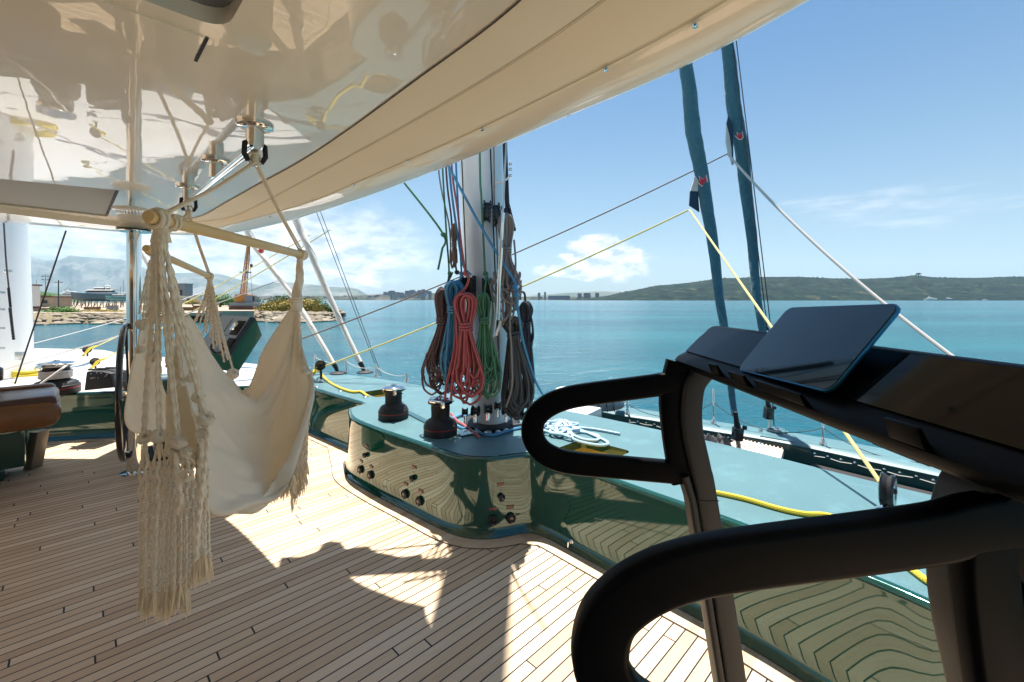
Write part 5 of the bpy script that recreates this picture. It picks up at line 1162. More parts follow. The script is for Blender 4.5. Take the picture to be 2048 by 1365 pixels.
tag(bpy.data.objects['fender'], 'white bundled fender seen above the far treadmill handle', 'fender')
t = thing('capstan', 'small steel capstan between cushion and dinghy', 'capstan', P(1193, 806, 5.6)); MB().lathe([(.05, -.05), (.03, 0), (.05, .04), (.0, .05)], Matrix.Translation(P(1193, 808, 5.6)), 16, caps=False).build('drum', M['chrome'], t); MB().lathe([(.07, -.09), (.06, -.05)], Matrix.Translation(P(1193, 808, 5.6)), 16).build('base', M['greypaint'], t)

# ------------------------------------------------------------------ steering wheel, helm, seat, left deck gear
wc = P(251, 783, 4.28); WR = .56
t = thing('steering_wheel', 'large black rimmed yacht steering wheel seen nearly edge on beside the pole', 'steering wheel', wc)
nrm = Matrix.Rotation(radians(-4.2), 3, 'Z') @ V((wc.y, -wc.x, 0)).normalized(); wz = V((0, 0, 1)); wx = wz.cross(nrm)
MB().tube([wc+wx*cos(a)*WR+wz*sin(a)*WR for a in [2*pi*k/64 for k in range(65)]], .022, 12, caps=False).build('rim', M['blackgloss'], t)
MB().tube([wc+wx*cos(a)*(WR-.03)+wz*sin(a)*(WR-.03) for a in [2*pi*k/64 for k in range(65)]], .009, 8, caps=False).build('inner_ring', M['chrome'], t)
for k in range(5):
    a = 2*pi*k/5+.3; e = wc+wx*cos(a)*(WR-.02)+wz*sin(a)*(WR-.02); MB().tube([wc+nrm*.03, wc.lerp(e, .5)+nrm*.02, e], [.03, .022, .016], 10, flat=.6).build('spoke', M['black'], t)
MB().lathe([(.07, -.04), (.075, 0), (.05, .04), (0, .05)], Matrix.Translation(wc) @ nrm.to_track_quat('Z', 'Y').to_matrix().to_4x4(), 24, caps=False).build('hub', M['chrome'], t)
t = thing('helm_pedestal', 'dark green helm pedestal behind the steering wheel', 'pedestal', F(300, 915, FLOOR))
pc = F(304, 912, FLOOR); m_ = MB(); m_.box(V((pc.x+.12, pc.y+.12, -1.12)), (.34, .42, .74), Matrix.Rotation(PLANK_ANGLE, 3, 'Z')); m_.build('column', M['green'], t, bevel=.03)
MB().box(V((pc.x+.12, pc.y+.12, FLOOR+.02)), (.40, .48, .04), Matrix.Rotation(PLANK_ANGLE, 3, 'Z')).build('plinth', M['black'], t, bevel=.008)
MB().tube([wc+nrm*.03, wc+nrm*.22], .035, 12).build('axle', M['black'], t)
# instrument console
t = thing('instrument_console', 'angled helm console with a grey panel, black throttle and green side', 'console', P(450, 700, 4.0))
q0, q1_, q2_, q3 = P(443, 631, 4.05), P(512, 635, 3.9), P(462, 712, 3.85), P(392, 700, 4.0)
pn = (q1_-q0).cross(q3-q0).normalized()
if pn.y > 0: pn = -pn
bk = V((.035, .04, -.16))
m_ = MB(); fr4 = [q0, q1_, q2_, q3]; bk4 = [p+bk*.9 for p in fr4]; m_.add(fr4+bk4, [(0, 1, 2, 3), (7, 6, 5, 4), (0, 4, 5, 1), (1, 5, 6, 2), (2, 6, 7, 3), (3, 7, 4, 0)]); m_.build('case', mat('satin_teal_paint', (.004, .13, .115), .35, coat=.4), t, bevel=.012)
cc_ = sum(fr4, V())/4; def_ = lambda s, d: [p.lerp(cc_, s)+pn*d for p in fr4]
m_ = MB(); m_.add(def_(.02, .004)+def_(.02, -.004), [(0, 1, 2, 3), (0, 4, 5, 1), (1, 5, 6, 2), (2, 6, 7, 3), (3, 7, 4, 0)]); m_.build('bezel', M['navy'], t, smooth=0)
pan = [q0.lerp(q1_, .04), q0.lerp(q1_, .86), q3.lerp(q2_, .84), q3.lerp(q2_, .04)]; pan = [p+pn*.008 for p in pan]
m_ = MB(); m_.add(pan+[p-pn*.006 for p in pan], [(0, 1, 2, 3), (0, 4, 5, 1), (1, 5, 6, 2), (2, 6, 7, 3), (3, 7, 4, 0)]); m_.build('grey_panel', mat('pale_blue_grey_panel', (.36, .43, .52), .35), t, smooth=0)
def onp(a, b, d=.012): return (q0.lerp(q1_, a)).lerp(q3.lerp(q2_, a), b)+pn*d
for nm, (a0, b0, a1, b1), th, mt in (('throttle_plate', (.62, .12, .84, .5), .014, 'black'), ('throttle_lever', (.68, .2, .76, .4), .05, 'chrome'), ('phone_cradle', (.70, .58, .86, .9), .016, 'black'), ('panel_seam', (.10, .52, .60, .53), .010, 'black'), ('panel_seam', (.42, .08, .43, .48), .010, 'black'), ('label_strip', (.30, .66, .52, .68), .011, 'gelwhite'), ('label_strip', (.30, .74, .50, .76), .011, 'gelwhite'), ('label_strip', (.28, .82, .48, .84), .011, 'gelwhite'), ('side_clamp', (-.04, .12, .03, .25), .03, 'black')):
    qd = [onp(a0, b0, th), onp(a1, b0, th), onp(a1, b1, th), onp(a0, b1, th)]; m_ = MB(); m_.add(qd+[p-pn*(th-.004) for p in qd], [(0, 1, 2, 3), (0, 4, 5, 1), (1, 5, 6, 2), (2, 6, 7, 3), (3, 7, 4, 0)]); m_.build(nm, M[mt], t, bevel=.003 if th > .012 else 0, smooth=30)
cp_ = onp(.62, .86, .03); MB().tube([cp_+V((.045*cos(a*.45), .0, .045*sin(a*.45)))+V((.010*cos(a*9), .01*sin(a*9), 0)) for a in [k*.12 for k in range(118)]], .004, 6).build('coiled_cable', M['black'], t)
MB().box(V((cc_.x+.06, cc_.y+.22, -1.16)), (.28, .30, .68), Matrix.Rotation(PLANK_ANGLE, 3, 'Z')).build('stand', M['green'], t, bevel=.03)
# helm seat
t = thing('helm_chair', 'tan and brown leather helm seat at the left edge of the picture', 'seat', F(0, 985, FLOOR))
C0 = P(122, 852, 3.9); zb, zt_ = P(0, 852, 3.9).z, P(0, 802, 3.9).z
def sl(a, b, z): return V((C0.x, C0.y, 0))+AX*a+BX*b+V((0, 0, z))
def seat_block(nm, key, a0, a1, b0, b1, z0, z1, r, taper=.06):
    rings = []
    for bb, s in ((b0, 1-taper*2), (b0+.008, 1-taper), (b0+.03, 1), ((b0+b1)/2, 1), (b1-.03, 1), (b1-.008, 1-taper), (b1, 1-taper*2)):
        rings.append([sl((a0+a1)/2+p_*(1-(1-s)*.3), bb, (z0+z1)/2+q_*s) for p_, q_ in rr_poly(a1-a0, z1-z0, r, 6)])
    MB().loft(rings).build(nm, M[key], t, smooth=50)
seat_block('front_bolster', 'leather', -1.7, 0, 0, .20, zb, zt_, .085)
seat_block('seat_body', 'leather', -1.7, -.01, .19, .62, zb+.01, zt_-.01, .07)
seat_block('seat_cushion', 'leathertop', -.46, -.02, .03, .55, zt_-.05, zt_+.045, .04)
seat_block('seat_cushion', 'leathertop', -1.6, -.47, .03, .55, zt_-.05, zt_+.04, .04)
seat_block('rear_bolster', 'leather', -1.7, -.04, .56, .68, zt_-.08, zt_+.065, .05)
e_ = P(6, 748, 4.2); MB().tube([e_-AX*1.0, e_-AX*.05, e_], [.085, .085, .05], 16).build('armrest', M['leathertop'], t, smooth=60)
C2 = F(52, 958, FLOOR); mr = Matrix.Rotation(PLANK_ANGLE, 3, 'Z')
MB().box(V((C2.x, C2.y, (FLOOR+.10+zb)/2))-AX*.5+BX*.2, (1.0, .4, zb-FLOOR-.10), mr).build('seat_base', M['green'], t, bevel=.03)
MB().box(V((C2.x, C2.y, FLOOR+.05))-AX*.62+BX*.22, (1.0, .34, .10), mr).build('seat_foot', M['green'], t, bevel=.02)
lg0, lg1 = P(80, 862, 4.35), F(66, 936, FLOOR)
MB().loft([[c+V((x, y, 0)) for x, y in ((-.035, -.05), (.035, -.05), (.035, .05), (-.035, .05))] for c in (lg1, lg0)]).build('leg', mat('brushed_teak_leg', (.30, .24, .18), .4, .3), t, bevel=.004, smooth=30)
# big primary winch with rope turns and a line
q = F(112, 787, ZT)
wb = make_winch('large chrome topped winch wound with pale rope behind the leather seat', q, 1); wb.scale = (1.55, 1.55, 1.25)
tt = MB(); zz = ZT+.175
for k in range(4): tt.tube([V((q.x+.122*cos(a), q.y+.122*sin(a), zz+k*.021)) for a in [2*pi*j/24 for j in range(25)]], .0115, 7, caps=False)
tt.tube([V((q.x+.14*cos(a), q.y+.14*sin(a), ZT+.30)) for a in [2*pi*j/24 for j in range(25)]], .011, 7, caps=False)
tt.tube([V((q.x+.14, q.y-.03, ZT+.30)), V((q.x+.17, q.y-.1, ZT+.28)), V((q.x+.08, q.y-.3, ZT+.10)), V((q.x-.1, q.y-.55, ZT-.1))], .011, 7)
tag(tt.build('winch_rope', R['white']), 'pale rope wound in turns round the large left winch', 'rope')
t = thing('rope_clutch_box', 'black rope clutch box on the coaming between large winch and steering wheel', 'rope clutch', P(198, 780, 5.2))
a0 = P(168, 782, 5.25); a1 = P(226, 776, 5.25); e1 = (a1-a0).normalized(); wdt = (a1-a0).length; up = V((0, 0, 1)); bkv = e1.cross(up)*-1
if bkv.y < 0: bkv = -bkv
prof_ = [(0, 0), (wdt, 0), (wdt*.93, .15), (wdt*.62, .18), (wdt*.12, .20), (wdt*.08, .19)]
m_ = MB(); m_.loft([[a0+e1*x+up*(z+.0)+bkv*d for x, z in prof_] for d in (0, .22)]); m_.build('body', M['black'], t, bevel=.008)
b = MB()
for x, z in ((.28, .12), (.5, .12), (.75, .13), (.25, .17), (.45, .175), (.6, .165), (.8, .145)): b.ball(a0+e1*wdt*x+up*z-bkv*.003, .007, 4)
b.build('rivets', M['steel'], t); 
for k in range(3): MB().box(a0+e1*wdt*(.05+.3*k)+up*.205+bkv*.1, (.12, .03, .018)).build('handle', M['blackgloss'], t, bevel=.003)
MB().box(a0+e1*wdt*.3+up*.125-bkv*.001, (.055, .003, .006), e1.to_track_quat('X', 'Z').to_matrix()).build('pale_lettering', M['engrave'], t)
pulley('pulley', 'small black pulley at the far rim of the white deck with yellow rope', 174, 700, 7.9, .055, ZT+.08, yaw=.6)
pulley('pulley', 'small black pulley on the white deck nearer than the rim one', 190, 724, 6.3, .05, ZT+.05, yaw=.6)
for k, (u, v, y) in enumerate([(174, 702, 7.9), (190, 728, 6.3)]):
    a = MB(); a.tube(cr([P(u+20, v-10, y), P(u+4, v-4, y-.05), P(u-6, v+8, y-.05), P(u-12, v+12, y), P(u-2, v+4, y-.06), P(u+8, v-6, y-.05), P(u-8, v+10, y-.04)], 6), .013, 7)
    tag(a.build('rope_knot', R['yellow']), ['yellow rope knot on the far rim pulley of the white deck', 'yellow rope knot on the nearer pulley of the white deck'][k], 'rope')
a = MB(); ctr = F(45, 748, ZT+.03)
a.tube([ctr+V((random.uniform(-.03, .03)+cos(k*.5)*(.30+.012*(k % 9)), sin(k*.5)*.22, .012*(k//13))) for k in range(64)], .014, 7); tag(a.build('rope_coil', R['yellow']), 'flat yellow rope coil lying on the white deck behind the big winch', 'rope coil')
# second mast
m2 = thing('mast', 'second white mast with sail track cut off by the left edge of the picture', 'mast', F(10, 725, ZT))
mc = P(2, 600, 6.4); y2 = 6.4*K
MB().loft([[V((mc.x+.275*sx*cos(a)*1.0+lean, y2+.32*sin(a), z)) for a in [2*pi*k/36 for k in range(36)]] for z, sx, lean in ((ZT, .80, .02), (-.4, .78, .01), (.5, .70, -.02), (1.0, .66, -.04), (10, .6, -.2))]).build('tube', M['whitepaint'], m2, smooth=60)
for v in (545, 588, 622, 660, 700):
    for u in ((2, 16)[v % 2],):
        c_ = P(u, v-3, 6.05); MB().box(c_, (.05, .05, .03)).build('track_slide', M['steel'], m2, bevel=.005); MB().ball(c_+V((0, -.03, -.03)), .018, 5).build('slide_bolt', M['gelwhite'], m2)
MB().box(P(40, 712, 6.15), (.10, .04, .10)).build('foot_bracket', M['steel'], m2, bevel=.01)
line('mast_line', 'thin dark line with a beaded black strap down the left mast', 'dark', [(6, 420, 6.0), (12, 520, 6.0), (17, 570, 6.0), (22, 620, 6.0), (27, 680, 6.0)], .008)
a = MB(); 
for k in range(14): a.ball(P(20+k*.55, 618+k*4.6, 5.96), .016, 5)
a.tube([P(17, 576, 5.97), P(21, 615, 5.97)], .012, 8); tag(a.build('beaded_strap', M['black']), 'black beaded strap hanging on the left mast', 'strap')
# unseen boom bundle is added above the roof to shade the cockpit floor
random.seed(31)
# ================================================================== far shore, hills, harbour
def interp(pts, x):
    if x <= pts[0][0]: return pts[0][1]
    for (a, b), (c, d) in zip(pts, pts[1:]):
        if x <= c: return b+(d-b)*(x-a)/(c-a)
    return pts[-1][1]
def terrain_mat(name, cols, s, bump=0):
    m = mat(name, cols[0], .95, spec=.1); t = m.node_tree; b = t.nodes['Principled BSDF']
    g = t.nodes.new('ShaderNodeTexCoord'); n = t.nodes.new('ShaderNodeTexNoise'); n.inputs['Scale'].default_value = s; n.inputs['Detail'].default_value = 9; n.inputs['Roughness'].default_value = .65
    mp = t.nodes.new('ShaderNodeMapping'); mp.inputs['Scale'].default_value = (1, .6, 2.2); t.links.new(g.outputs['Object'], mp.inputs[0]); t.links.new(mp.outputs[0], n.inputs[0])
    r = t.nodes.new('ShaderNodeValToRGB'); e = r.color_ramp.elements; e[0].position = .36; e[0].color = (*cols[0], 1); e[1].position = .68; e[1].color = (*cols[-1], 1)
    for k, c in enumerate(cols[1:-1]): x = e.new(.36+.32*(k+1)/(len(cols)-1)); x.color = (*c, 1)
    t.links.new(n.outputs[0], r.inputs[0]); t.links.new(r.outputs[0], b.inputs['Base Color'])
    if bump:
        bp = t.nodes.new('ShaderNodeBump'); bp.inputs['Strength'].default_value = 1; bp.inputs['Distance'].default_value = bump; t.links.new(n.outputs[0], bp.inputs['Height']); t.links.new(bp.outputs[0], b.inputs['Normal'])
    return m
def ridge(name, label, prof, y0, y1, mt, nu=400, nt_=26, rough=.12, jag=0, u0=None, u1=None, seed=0, cat='hills', base=None):
    u0 = u0 if u0 is not None else prof[0][0]; u1 = u1 if u1 is not None else prof[-1][0]; rows = []
    for j in range(nt_+1):
        t = j/nt_; y = y0+(y1-y0)*t; row = []
        for i in range(nu+1):
            u = u0+(u1-u0)*i/nu; H = (600-interp(prof, u))/1000*y1-SEA
            sh = t**.75; k = noise.fractal(V((u*.02, t*3.0, seed)), 1, 2, 5)
            z = SEA-.5+max(H, 0)*(sh+rough*k*sin(pi*t)*1.2)
            if jag and t > .9: z += jag*max(0, noise.noise(V((u*1.3, seed, t*8))))
            row.append(V(((u-1024)/1000*y, y*K, max(z, SEA-.5))))
        rows.append(row)
    for t, f in ((.3, .6), (1, -.02)):
        rows.append([V((p.x, (y1+(y1-y0)*t)*K, SEA-.5+(p.z-SEA)*f)) for p in rows[nt_]])
    return tag(MB().grid(rows).build(name, mt, smooth=180), label, cat, kind='structure')
forest = terrain_mat('pine_forest', [(.002, .008, .008), (.006, .019, .014), (.012, .028, .018), (.075, .068, .04)], .02, 10)
forest2 = terrain_mat('mixed_far_land', [(.02, .035, .02), (.06, .06, .045), (.14, .11, .09)], .008, 4)
mount = terrain_mat('mountain_slopes', [(.05, .08, .05), (.12, .13, .1), (.24, .23, .2)], .0012, 40)
ridge('hill', 'long dark wooded hill across the bay on the right', [(1130, 600.5), (1200, 595), (1262, 582), (1312, 572), (1366, 567), (1400, 563), (1435, 557), (1470, 556.5), (1530, 554), (1600, 554), (1660, 557), (1720, 558), (1780, 556), (1830, 551), (1870, 555), (1910, 556), (1960, 556), (2010, 554), (2100, 554), (2400, 560), (2900, 575), (3300, 600)], 2300, 3200, forest, 1300, 30, .10, 11, seed=3)
ridge('hill', 'low far headland behind the right end of the city', [(1000, 597), (1060, 592), (1120, 587), (1190, 583), (1260, 584), (1330, 588), (1400, 598)], 9000, 10500, mount, 200, 12, .1, seed=8)
ridge('mountain', 'tall hazy blue mountain range behind the shipyard on the left', [(-700, 560), (-400, 520), (-200, 515), (-60, 512), (30, 508), (60, 512), (90, 521), (118, 521), (140, 511), (165, 514), (205, 517), (245, 519), (275, 532), (300, 541), (340, 547), (400, 546), (440, 548), (480, 560), (520, 572), (560, 585), (600, 600)], 11500, 14500, mount, 500, 26, .16, seed=1, cat='mountains')
ridge('mountain', 'lower hazy blue ridge behind the island on the left', [(420, 600), (470, 585), (510, 574), (545, 566), (580, 566), (620, 569), (660, 574), (700, 575), (716, 579), (726, 588), (745, 600)], 9500, 11500, mount, 300, 22, .14, seed=5, cat='mountains')
ridge('coast', 'low built up coast across the bay behind the mast', [(430, 599), (520, 593), (600, 592), (680, 593), (740, 590), (790, 587), (850, 586), (900, 588), (960, 592), (1030, 594), (1100, 594), (1180, 594), (1240, 594), (1290, 597), (1320, 600)], 3900, 4400, forest2, 500, 14, .15, 3, seed=6, cat='coast')
ridge('hill', 'low green hill behind the trees at the far left', [(-500, 592), (-200, 585), (0, 579), (40, 577), (90, 585), (140, 592), (200, 598)], 900, 1200, terrain_mat('green_hill', [(.03, .07, .02), (.06, .11, .03), (.12, .14, .06)], .03, 3), 200, 10, .1, 2, seed=9)

# city blocks: one building with walls, window bands and roof, then copies
bw = [mat('pale_render', (.30, .28, .26), .9), mat('sand_render', (.25, .20, .17), .9), mat('grey_render', (.12, .13, .15), .9)]
roofm = mat('terracotta_roof', (.34, .14, .08), .9); winm = mat('far_window_glass', (.06, .08, .1), .3)
def city_building(label, x, y, w_, d_, h_, m1, group, red=False, nm='building', floors=None):
    zb_ = 3.0 if y > 1000 else SEA+1.2
    t = thing(nm, label, 'building', (x, y*K, zb_), group)
    MB().box((0, 0, h_/2-3), (w_, d_, h_+6)).build('wall', m1, t, local=True, smooth=0)
    if red: MB().prism([(-w_*.55, 0), (w_*.55, 0), (0, w_*.22)], d_*1.04, Matrix.Translation((0, d_*.52, h_)) @ Matrix.Rotation(pi/2, 4, 'X')).build('roof', roofm, t, local=True, smooth=0)
    else: MB().box((0, 0, h_+.6), (w_*.9, d_*.9, 1.2)).build('roof', bw[2], t, local=True, smooth=0)
    nf = floors or max(1, int(h_/3.2)); n_ = max(2, int(w_/6))
    for k in range(nf): MB().box((0, -d_/2-.05, h_*(k+.55)/nf), (w_*.9, .12, h_/nf*.45)).build('window_band', winm, t, local=True, smooth=0)
    return t
protos = [city_building('pale block in the city across the bay', 0, 4060, 30, 20, 22, bw[0], 'city blocks across the bay'),
          city_building('sand coloured block in the city across the bay', 40, 4060, 24, 20, 15, bw[1], 'city blocks across the bay'),
          city_building('house with a red roof in the town across the bay', 80, 4060, 18, 14, 9, bw[0], 'red roofed houses across the bay', True),
          city_building('grey block in the city across the bay', 120, 4060, 34, 20, 26, bw[2], 'city blocks across the bay')]
def place_px(o, u, y, zb_): o.location = ((u-1024)/1000*y, y*K, zb_)
first = [True]*4
spots = []
for k in range(88):
    reg = random.random()
    if reg < .62: u = random.gauss(812, 38)
    elif reg < .82: u = random.uniform(540, 745)
    else: u = random.uniform(1056, 1330)
    spots.append(u)
for k, u in enumerate(spots):
    if not (520 < u < 885 or 1050 < u < 1340): u = 700+random.random()*170
    j = random.choice([0, 0, 1, 1, 2, 3]) if 740 < u < 880 else random.choice([1, 2, 2])
    y = random.uniform(3960, 4420); 
    rz = max((600-interp([(430, 599), (520, 593), (600, 592), (680, 593), (740, 590), (790, 587), (850, 586), (900, 588), (960, 592), (1240, 594), (1320, 600)], u))/1000*4400*((y-3900)/500)**.75, 2)
    if first[j]: o = protos[j]; first[j] = False; o.location = ((u-1024)/1000*y, y*K, rz)
    else: o = copy_tree(protos[j], ((u-1024)/1000*y, y*K, rz))
    s = random.uniform(.7, 1.3); o.scale = (s, 1, s*random.uniform(.55, 1.15)*(1.0 if 760 < u < 860 else .55)); o.rotation_euler.z = random.uniform(-.25, .25)
gb = mat('blue_glass_tower', (.05, .09, .15), .25)
for (u, w_, h_, lab, mm_) in [(847, 24, 78, 'tall dark blue tower standing over the city across the bay', gb), (791, 26, 52, 'stepped pale high block left of the blue tower', bw[0]), (783, 16, 44, 'narrow pale block at the left of the stepped block', bw[1]), (860, 20, 42, 'grey tower close right of the blue tower', bw[2]), (1078, 20, 50, 'grey tower nearest the mast on the right shore', bw[2]), (1090, 14, 56, 'narrow grey tower right of the first one on the right shore', bw[2]), (1159, 30, 46, 'left one of three dark slab blocks on the right shore', gb), (1174, 52, 48, 'widest of three dark slab blocks on the right shore', gb), (1194, 28, 50, 'rightmost of three dark slab blocks on the right shore', gb), (1118, 170, 28, 'long low dark hall on the right shore', gb)]:
    y = 3950; city_building(lab, (u-1024)/1000*y, y, w_, 24, h_, mm_, None, nm='hall' if w_ > 100 else 'tower').location.z = 4
t = thing('lighthouse_tree', 'flat topped lone pine on the crest of the right hill', 'tree', P(1837, 552, 3180))
MB().tube([P(1837, 556, 3180), P(1837, 549, 3180)], 3, 6).build('trunk', M['bark'], t); MB().ball(P(1837, 548, 3180), (15, 12, 6), 6).build('crown', forest, t); t.name = 'pine_tree'
# boats under the right hill
def small_boat(label, u, y, L_, nm='motor_yacht', cat='boat', hullm='boatwhite', zl=SEA, rot=0, decks=2, group=None):
    x = (u-1024)/1000*y; t = thing(nm, label, cat, (x, y*K, zl), group); t.rotation_euler.z = rot
    rings = []
    for k in range(13):
        s = k/12; b = L_*.14*(1-max(0, (s-.55)/.45)**2.0)*(.86+.14*min(1, s*4)); top = L_*(.115+.05*s*s); xk = L_*(s-.5); rk = L_*.04*max(0, (s-.7)/.3)
        rings.append([V((xk, -b*.25, rk-L_*.03)), V((xk+L_*.0, -b*.85, rk*.8+L_*.02)), V((xk+L_*.03*s, -b, top)), V((xk+L_*.03*s, b, top)), V((xk, b*.85, rk*.8+L_*.02)), V((xk, b*.25, rk-L_*.03))])
    MB().loft(rings).build('hull', M[hullm], t, local=True, smooth=30)
    def deck(x0, x1, z0, z1, w_, rake, nm, mt):
        m_ = MB(); m_.add([V((L_*x0, -L_*w_, L_*z0)), V((L_*x1, -L_*w_, L_*z0)), V((L_*(x1-rake), -L_*w_*.85, L_*z1)), V((L_*x0, -L_*w_*.85, L_*z1)), V((L_*x0, L_*w_, L_*z0)), V((L_*x1, L_*w_, L_*z0)), V((L_*(x1-rake), L_*w_*.85, L_*z1)), V((L_*x0, L_*w_*.85, L_*z1))],
                          [(0, 1, 2, 3), (7, 6, 5, 4), (0, 4, 5, 1), (1, 5, 6, 2), (2, 6, 7, 3), (3, 7, 4, 0)]); return m_.build(nm, M[mt], t, local=True, smooth=0)
    deck(-.30, .22, .11, .165, .105, .06, 'cabin', 'boatwhite'); deck(-.25, .19, .165, .195, .10, .05, 'cabin_windows', 'glassd'); deck(-.34, .17, .195, .215, .11, .03, 'flybridge_deck', 'boatwhite')
    if decks > 1: deck(-.18, .06, .215, .245, .07, .03, 'upper_windows', 'glassd'); deck(-.26, .05, .245, .258, .085, .02, 'hardtop', 'boatwhite')
    m_ = MB(); m_.tube([V((-L_*.2, -L_*.08, L_*.215)), V((-L_*.17, -L_*.07, L_*.30)), V((-L_*.17, L_*.07, L_*.30)), V((-L_*.2, L_*.08, L_*.215))], L_*.008, 6); m_.ball((-L_*.17, 0, L_*.315), L_*.014, 5); m_.tube([V((-L_*.17, 0, L_*.3)), V((-L_*.17, 0, L_*.38))], L_*.003, 5); m_.build('radar_arch', M['boatwhite'], t, local=True)
    m_ = MB()
    for k in range(5): m_.box((L_*(-.36+.14*k), -L_*.139, L_*.085), (L_*.07, L_*.01, L_*.014))
    m_.build('portholes', M['glassd'], t, local=True, smooth=0)
    return t
small_boat('white motor ship below the right hill', 1862, 2150, 52, 'ferry', 'ship')
small_boat('low dark barge right of the white ship', 1899, 2150, 44, 'barge', 'ship', 'boatblue')
small_boat('small white boat far right under the hill', 1970, 2150, 22)

# ------------------------------------------------------------------ near shore: yard, pier, island
front = [(-300, 652), (-60, 652), (40, 651), (100, 650), (160, 648), (250, 649), (330, 646), (420, 643), (505, 643), (560, 646), (620, 645), (655, 643), (672, 641), (679, 638)]
def fy(u): return 3000/(interp(front, u)-600)
back = [(-300, 400), (300, 330), (420, 260), (500, 130), (560, 112), (640, 104), (679, 82)]
rows = []; NU = 330
def island_h(u, y):
    s = exp_(-(((u-592)/82)**4))*exp_(-(((y-fy(u)-16)/14)**4)); return s
def exp_(x): return math.exp(max(x, -60))
def land_z(u, y):
    d = y-fy(u); e = min(d, interp(back, u)-y, (682-u)*.35*1.0)
    k_ = min(max((u-450)/60, 0), 1); z = SEA-.5+min(max(e, 0)/(3.0+3.5*k_), 1)*(1.75-.35*k_)
    if u > 430: z -= .15
    z += .55*island_h(u, y)*(.8+.35*noise.noise(V((u*.03, y*.1, 2))))
    return z+.14*noise.noise(V((u*.2, y*.6, 0)))*(1 if e > .5 else .3)
for j in range(41):
    row = []
    for i in range(NU+1):
        u = -300+(982)*i/NU; f = fy(u); b = interp(back, u); y = f-.6+(b-f)*((j/40)**1.7)
        row.append(V(((u-1024)/1000*y, y*K, land_z(u, y))))
    rows.append(row)
tag(MB().grid(rows).build('shore_land', M['earth'], smooth=180), 'low dry shore with the boatyard and the scrubby point', 'shore', kind='structure')
# concrete yard slab and pier
def px_quad(pts, z): return [V((((u-1024)/1000*y), y*K, z)) for u, y in pts]
m_ = MB(); q_ = px_quad([(30, 64), (250, 66), (420, 66), (520, 72), (520, 110), (420, 180), (250, 240), (-100, 240), (-100, 64)], SEA+1.28); m_.add(q_+[p+V((0, 0, -.4)) for p in q_], [tuple(range(9))]+[(i, (i+1) % 9, 9+(i+1) % 9, 9+i) for i in range(9)])
tag(m_.build('boatyard', M['concrete'], smooth=0), 'pale concrete boatyard ground', 'pavement', kind='structure')
m_ = MB(); q_ = px_quad([(405, 67.5), (508, 67.5), (508, 74), (405, 76)], SEA+1.5); m_.add(q_+[p+V((0, 0, -2.1)) for p in q_], [(0, 1, 2, 3)]+[(i, (i+1) % 4, 4+(i+1) % 4, 4+i) for i in range(4)])
tag(m_.build('pier', M['concrete'], smooth=0), 'grey concrete pier edge under the crane', 'pier')
# shore rocks
rk = MB()
def rock(c, s):
    n_ = 5; vs = []; seed = random.random()*50
    prof = [(max(sin(pi*i/n_), .03), -cos(pi*i/n_)) for i in range(n_+1)]; rings = []
    for r_, z in prof:
        rings.append([V(c)+V((r_*cos(a)*s*1.4, r_*sin(a)*s, z*s*.55))*(1+.5*noise.noise(V((cos(a)*r_*2, sin(a)*r_*2, z*2+seed)))) if 0 else V(c)+V((r_*cos(a)*s*1.4*(1+.45*noise.noise(V((cos(a)*2, sin(a)*2, z*2+seed)))), r_*sin(a)*s*(1+.45*noise.noise(V((cos(a)*2, z, seed)))), z*s*.55)) for a in [2*pi*k/7+seed for k in range(7)]])
    rk.loft(rings)
for k in range(620):
    u = random.uniform(25, 684) if k % 2 else random.uniform(505, 684)
    if 395 < u < 500 and random.random() < .8: continue
    d = random.uniform(-.8, 3.4); y = fy(u)+d; s = random.uniform(.18, .55)*(1.15 if u > 500 else 1)
    if u > 665: y = fy(679)+random.uniform(-.5, 14); 
    rock(((u-1024)/1000*y, y*K, SEA+max(d, 0)*.34+.05), s)
tag(rk.build('shore_rocks', M['rock'], smooth=25), 'pale broken rocks along the waterline', 'rocks', kind='stuff')

# foliage: leaf clusters spread through an uneven crown
def foliage(R_, n, leaf, seed, squash=.8, spiky=0):
    random.seed(seed); m_ = MB()
    lobes = [(V((random.uniform(-.55, .55), random.uniform(-.45, .45), random.uniform(.15, .75)*squash))*R_, random.uniform(.32, .55)*R_) for _ in range(9)]
    for k in range(n):
        c, r_ = random.choice(lobes); d = V((random.gauss(0, 1), random.gauss(0, 1), random.gauss(0, 1))).normalized(); p = c+d*r_*random.uniform(.6, 1.05)*V((1, 1, 1)).x
        if p.z < 0: p.z = abs(p.z)*.3
        s = leaf*random.uniform(.5, 1.5); a = V((random.gauss(0, 1), random.gauss(0, 1), random.gauss(0, .7))).normalized(); b = a.cross(d+V((.01, .02, .03))).normalized()
        if spiky: a = (V((0, 0, 1))+d*.7+a*.3).normalized(); b = a.orthogonal().normalized(); m_.add([p-b*s*.18, p+b*s*.18, p+a*s*1.6], [(0, 1, 2)])
        else: m_.add([p-a*s*.5, p+b*s*.45, p+a*s*.5, p-b*s*.45], [(0, 1, 2, 3)])
    return m_
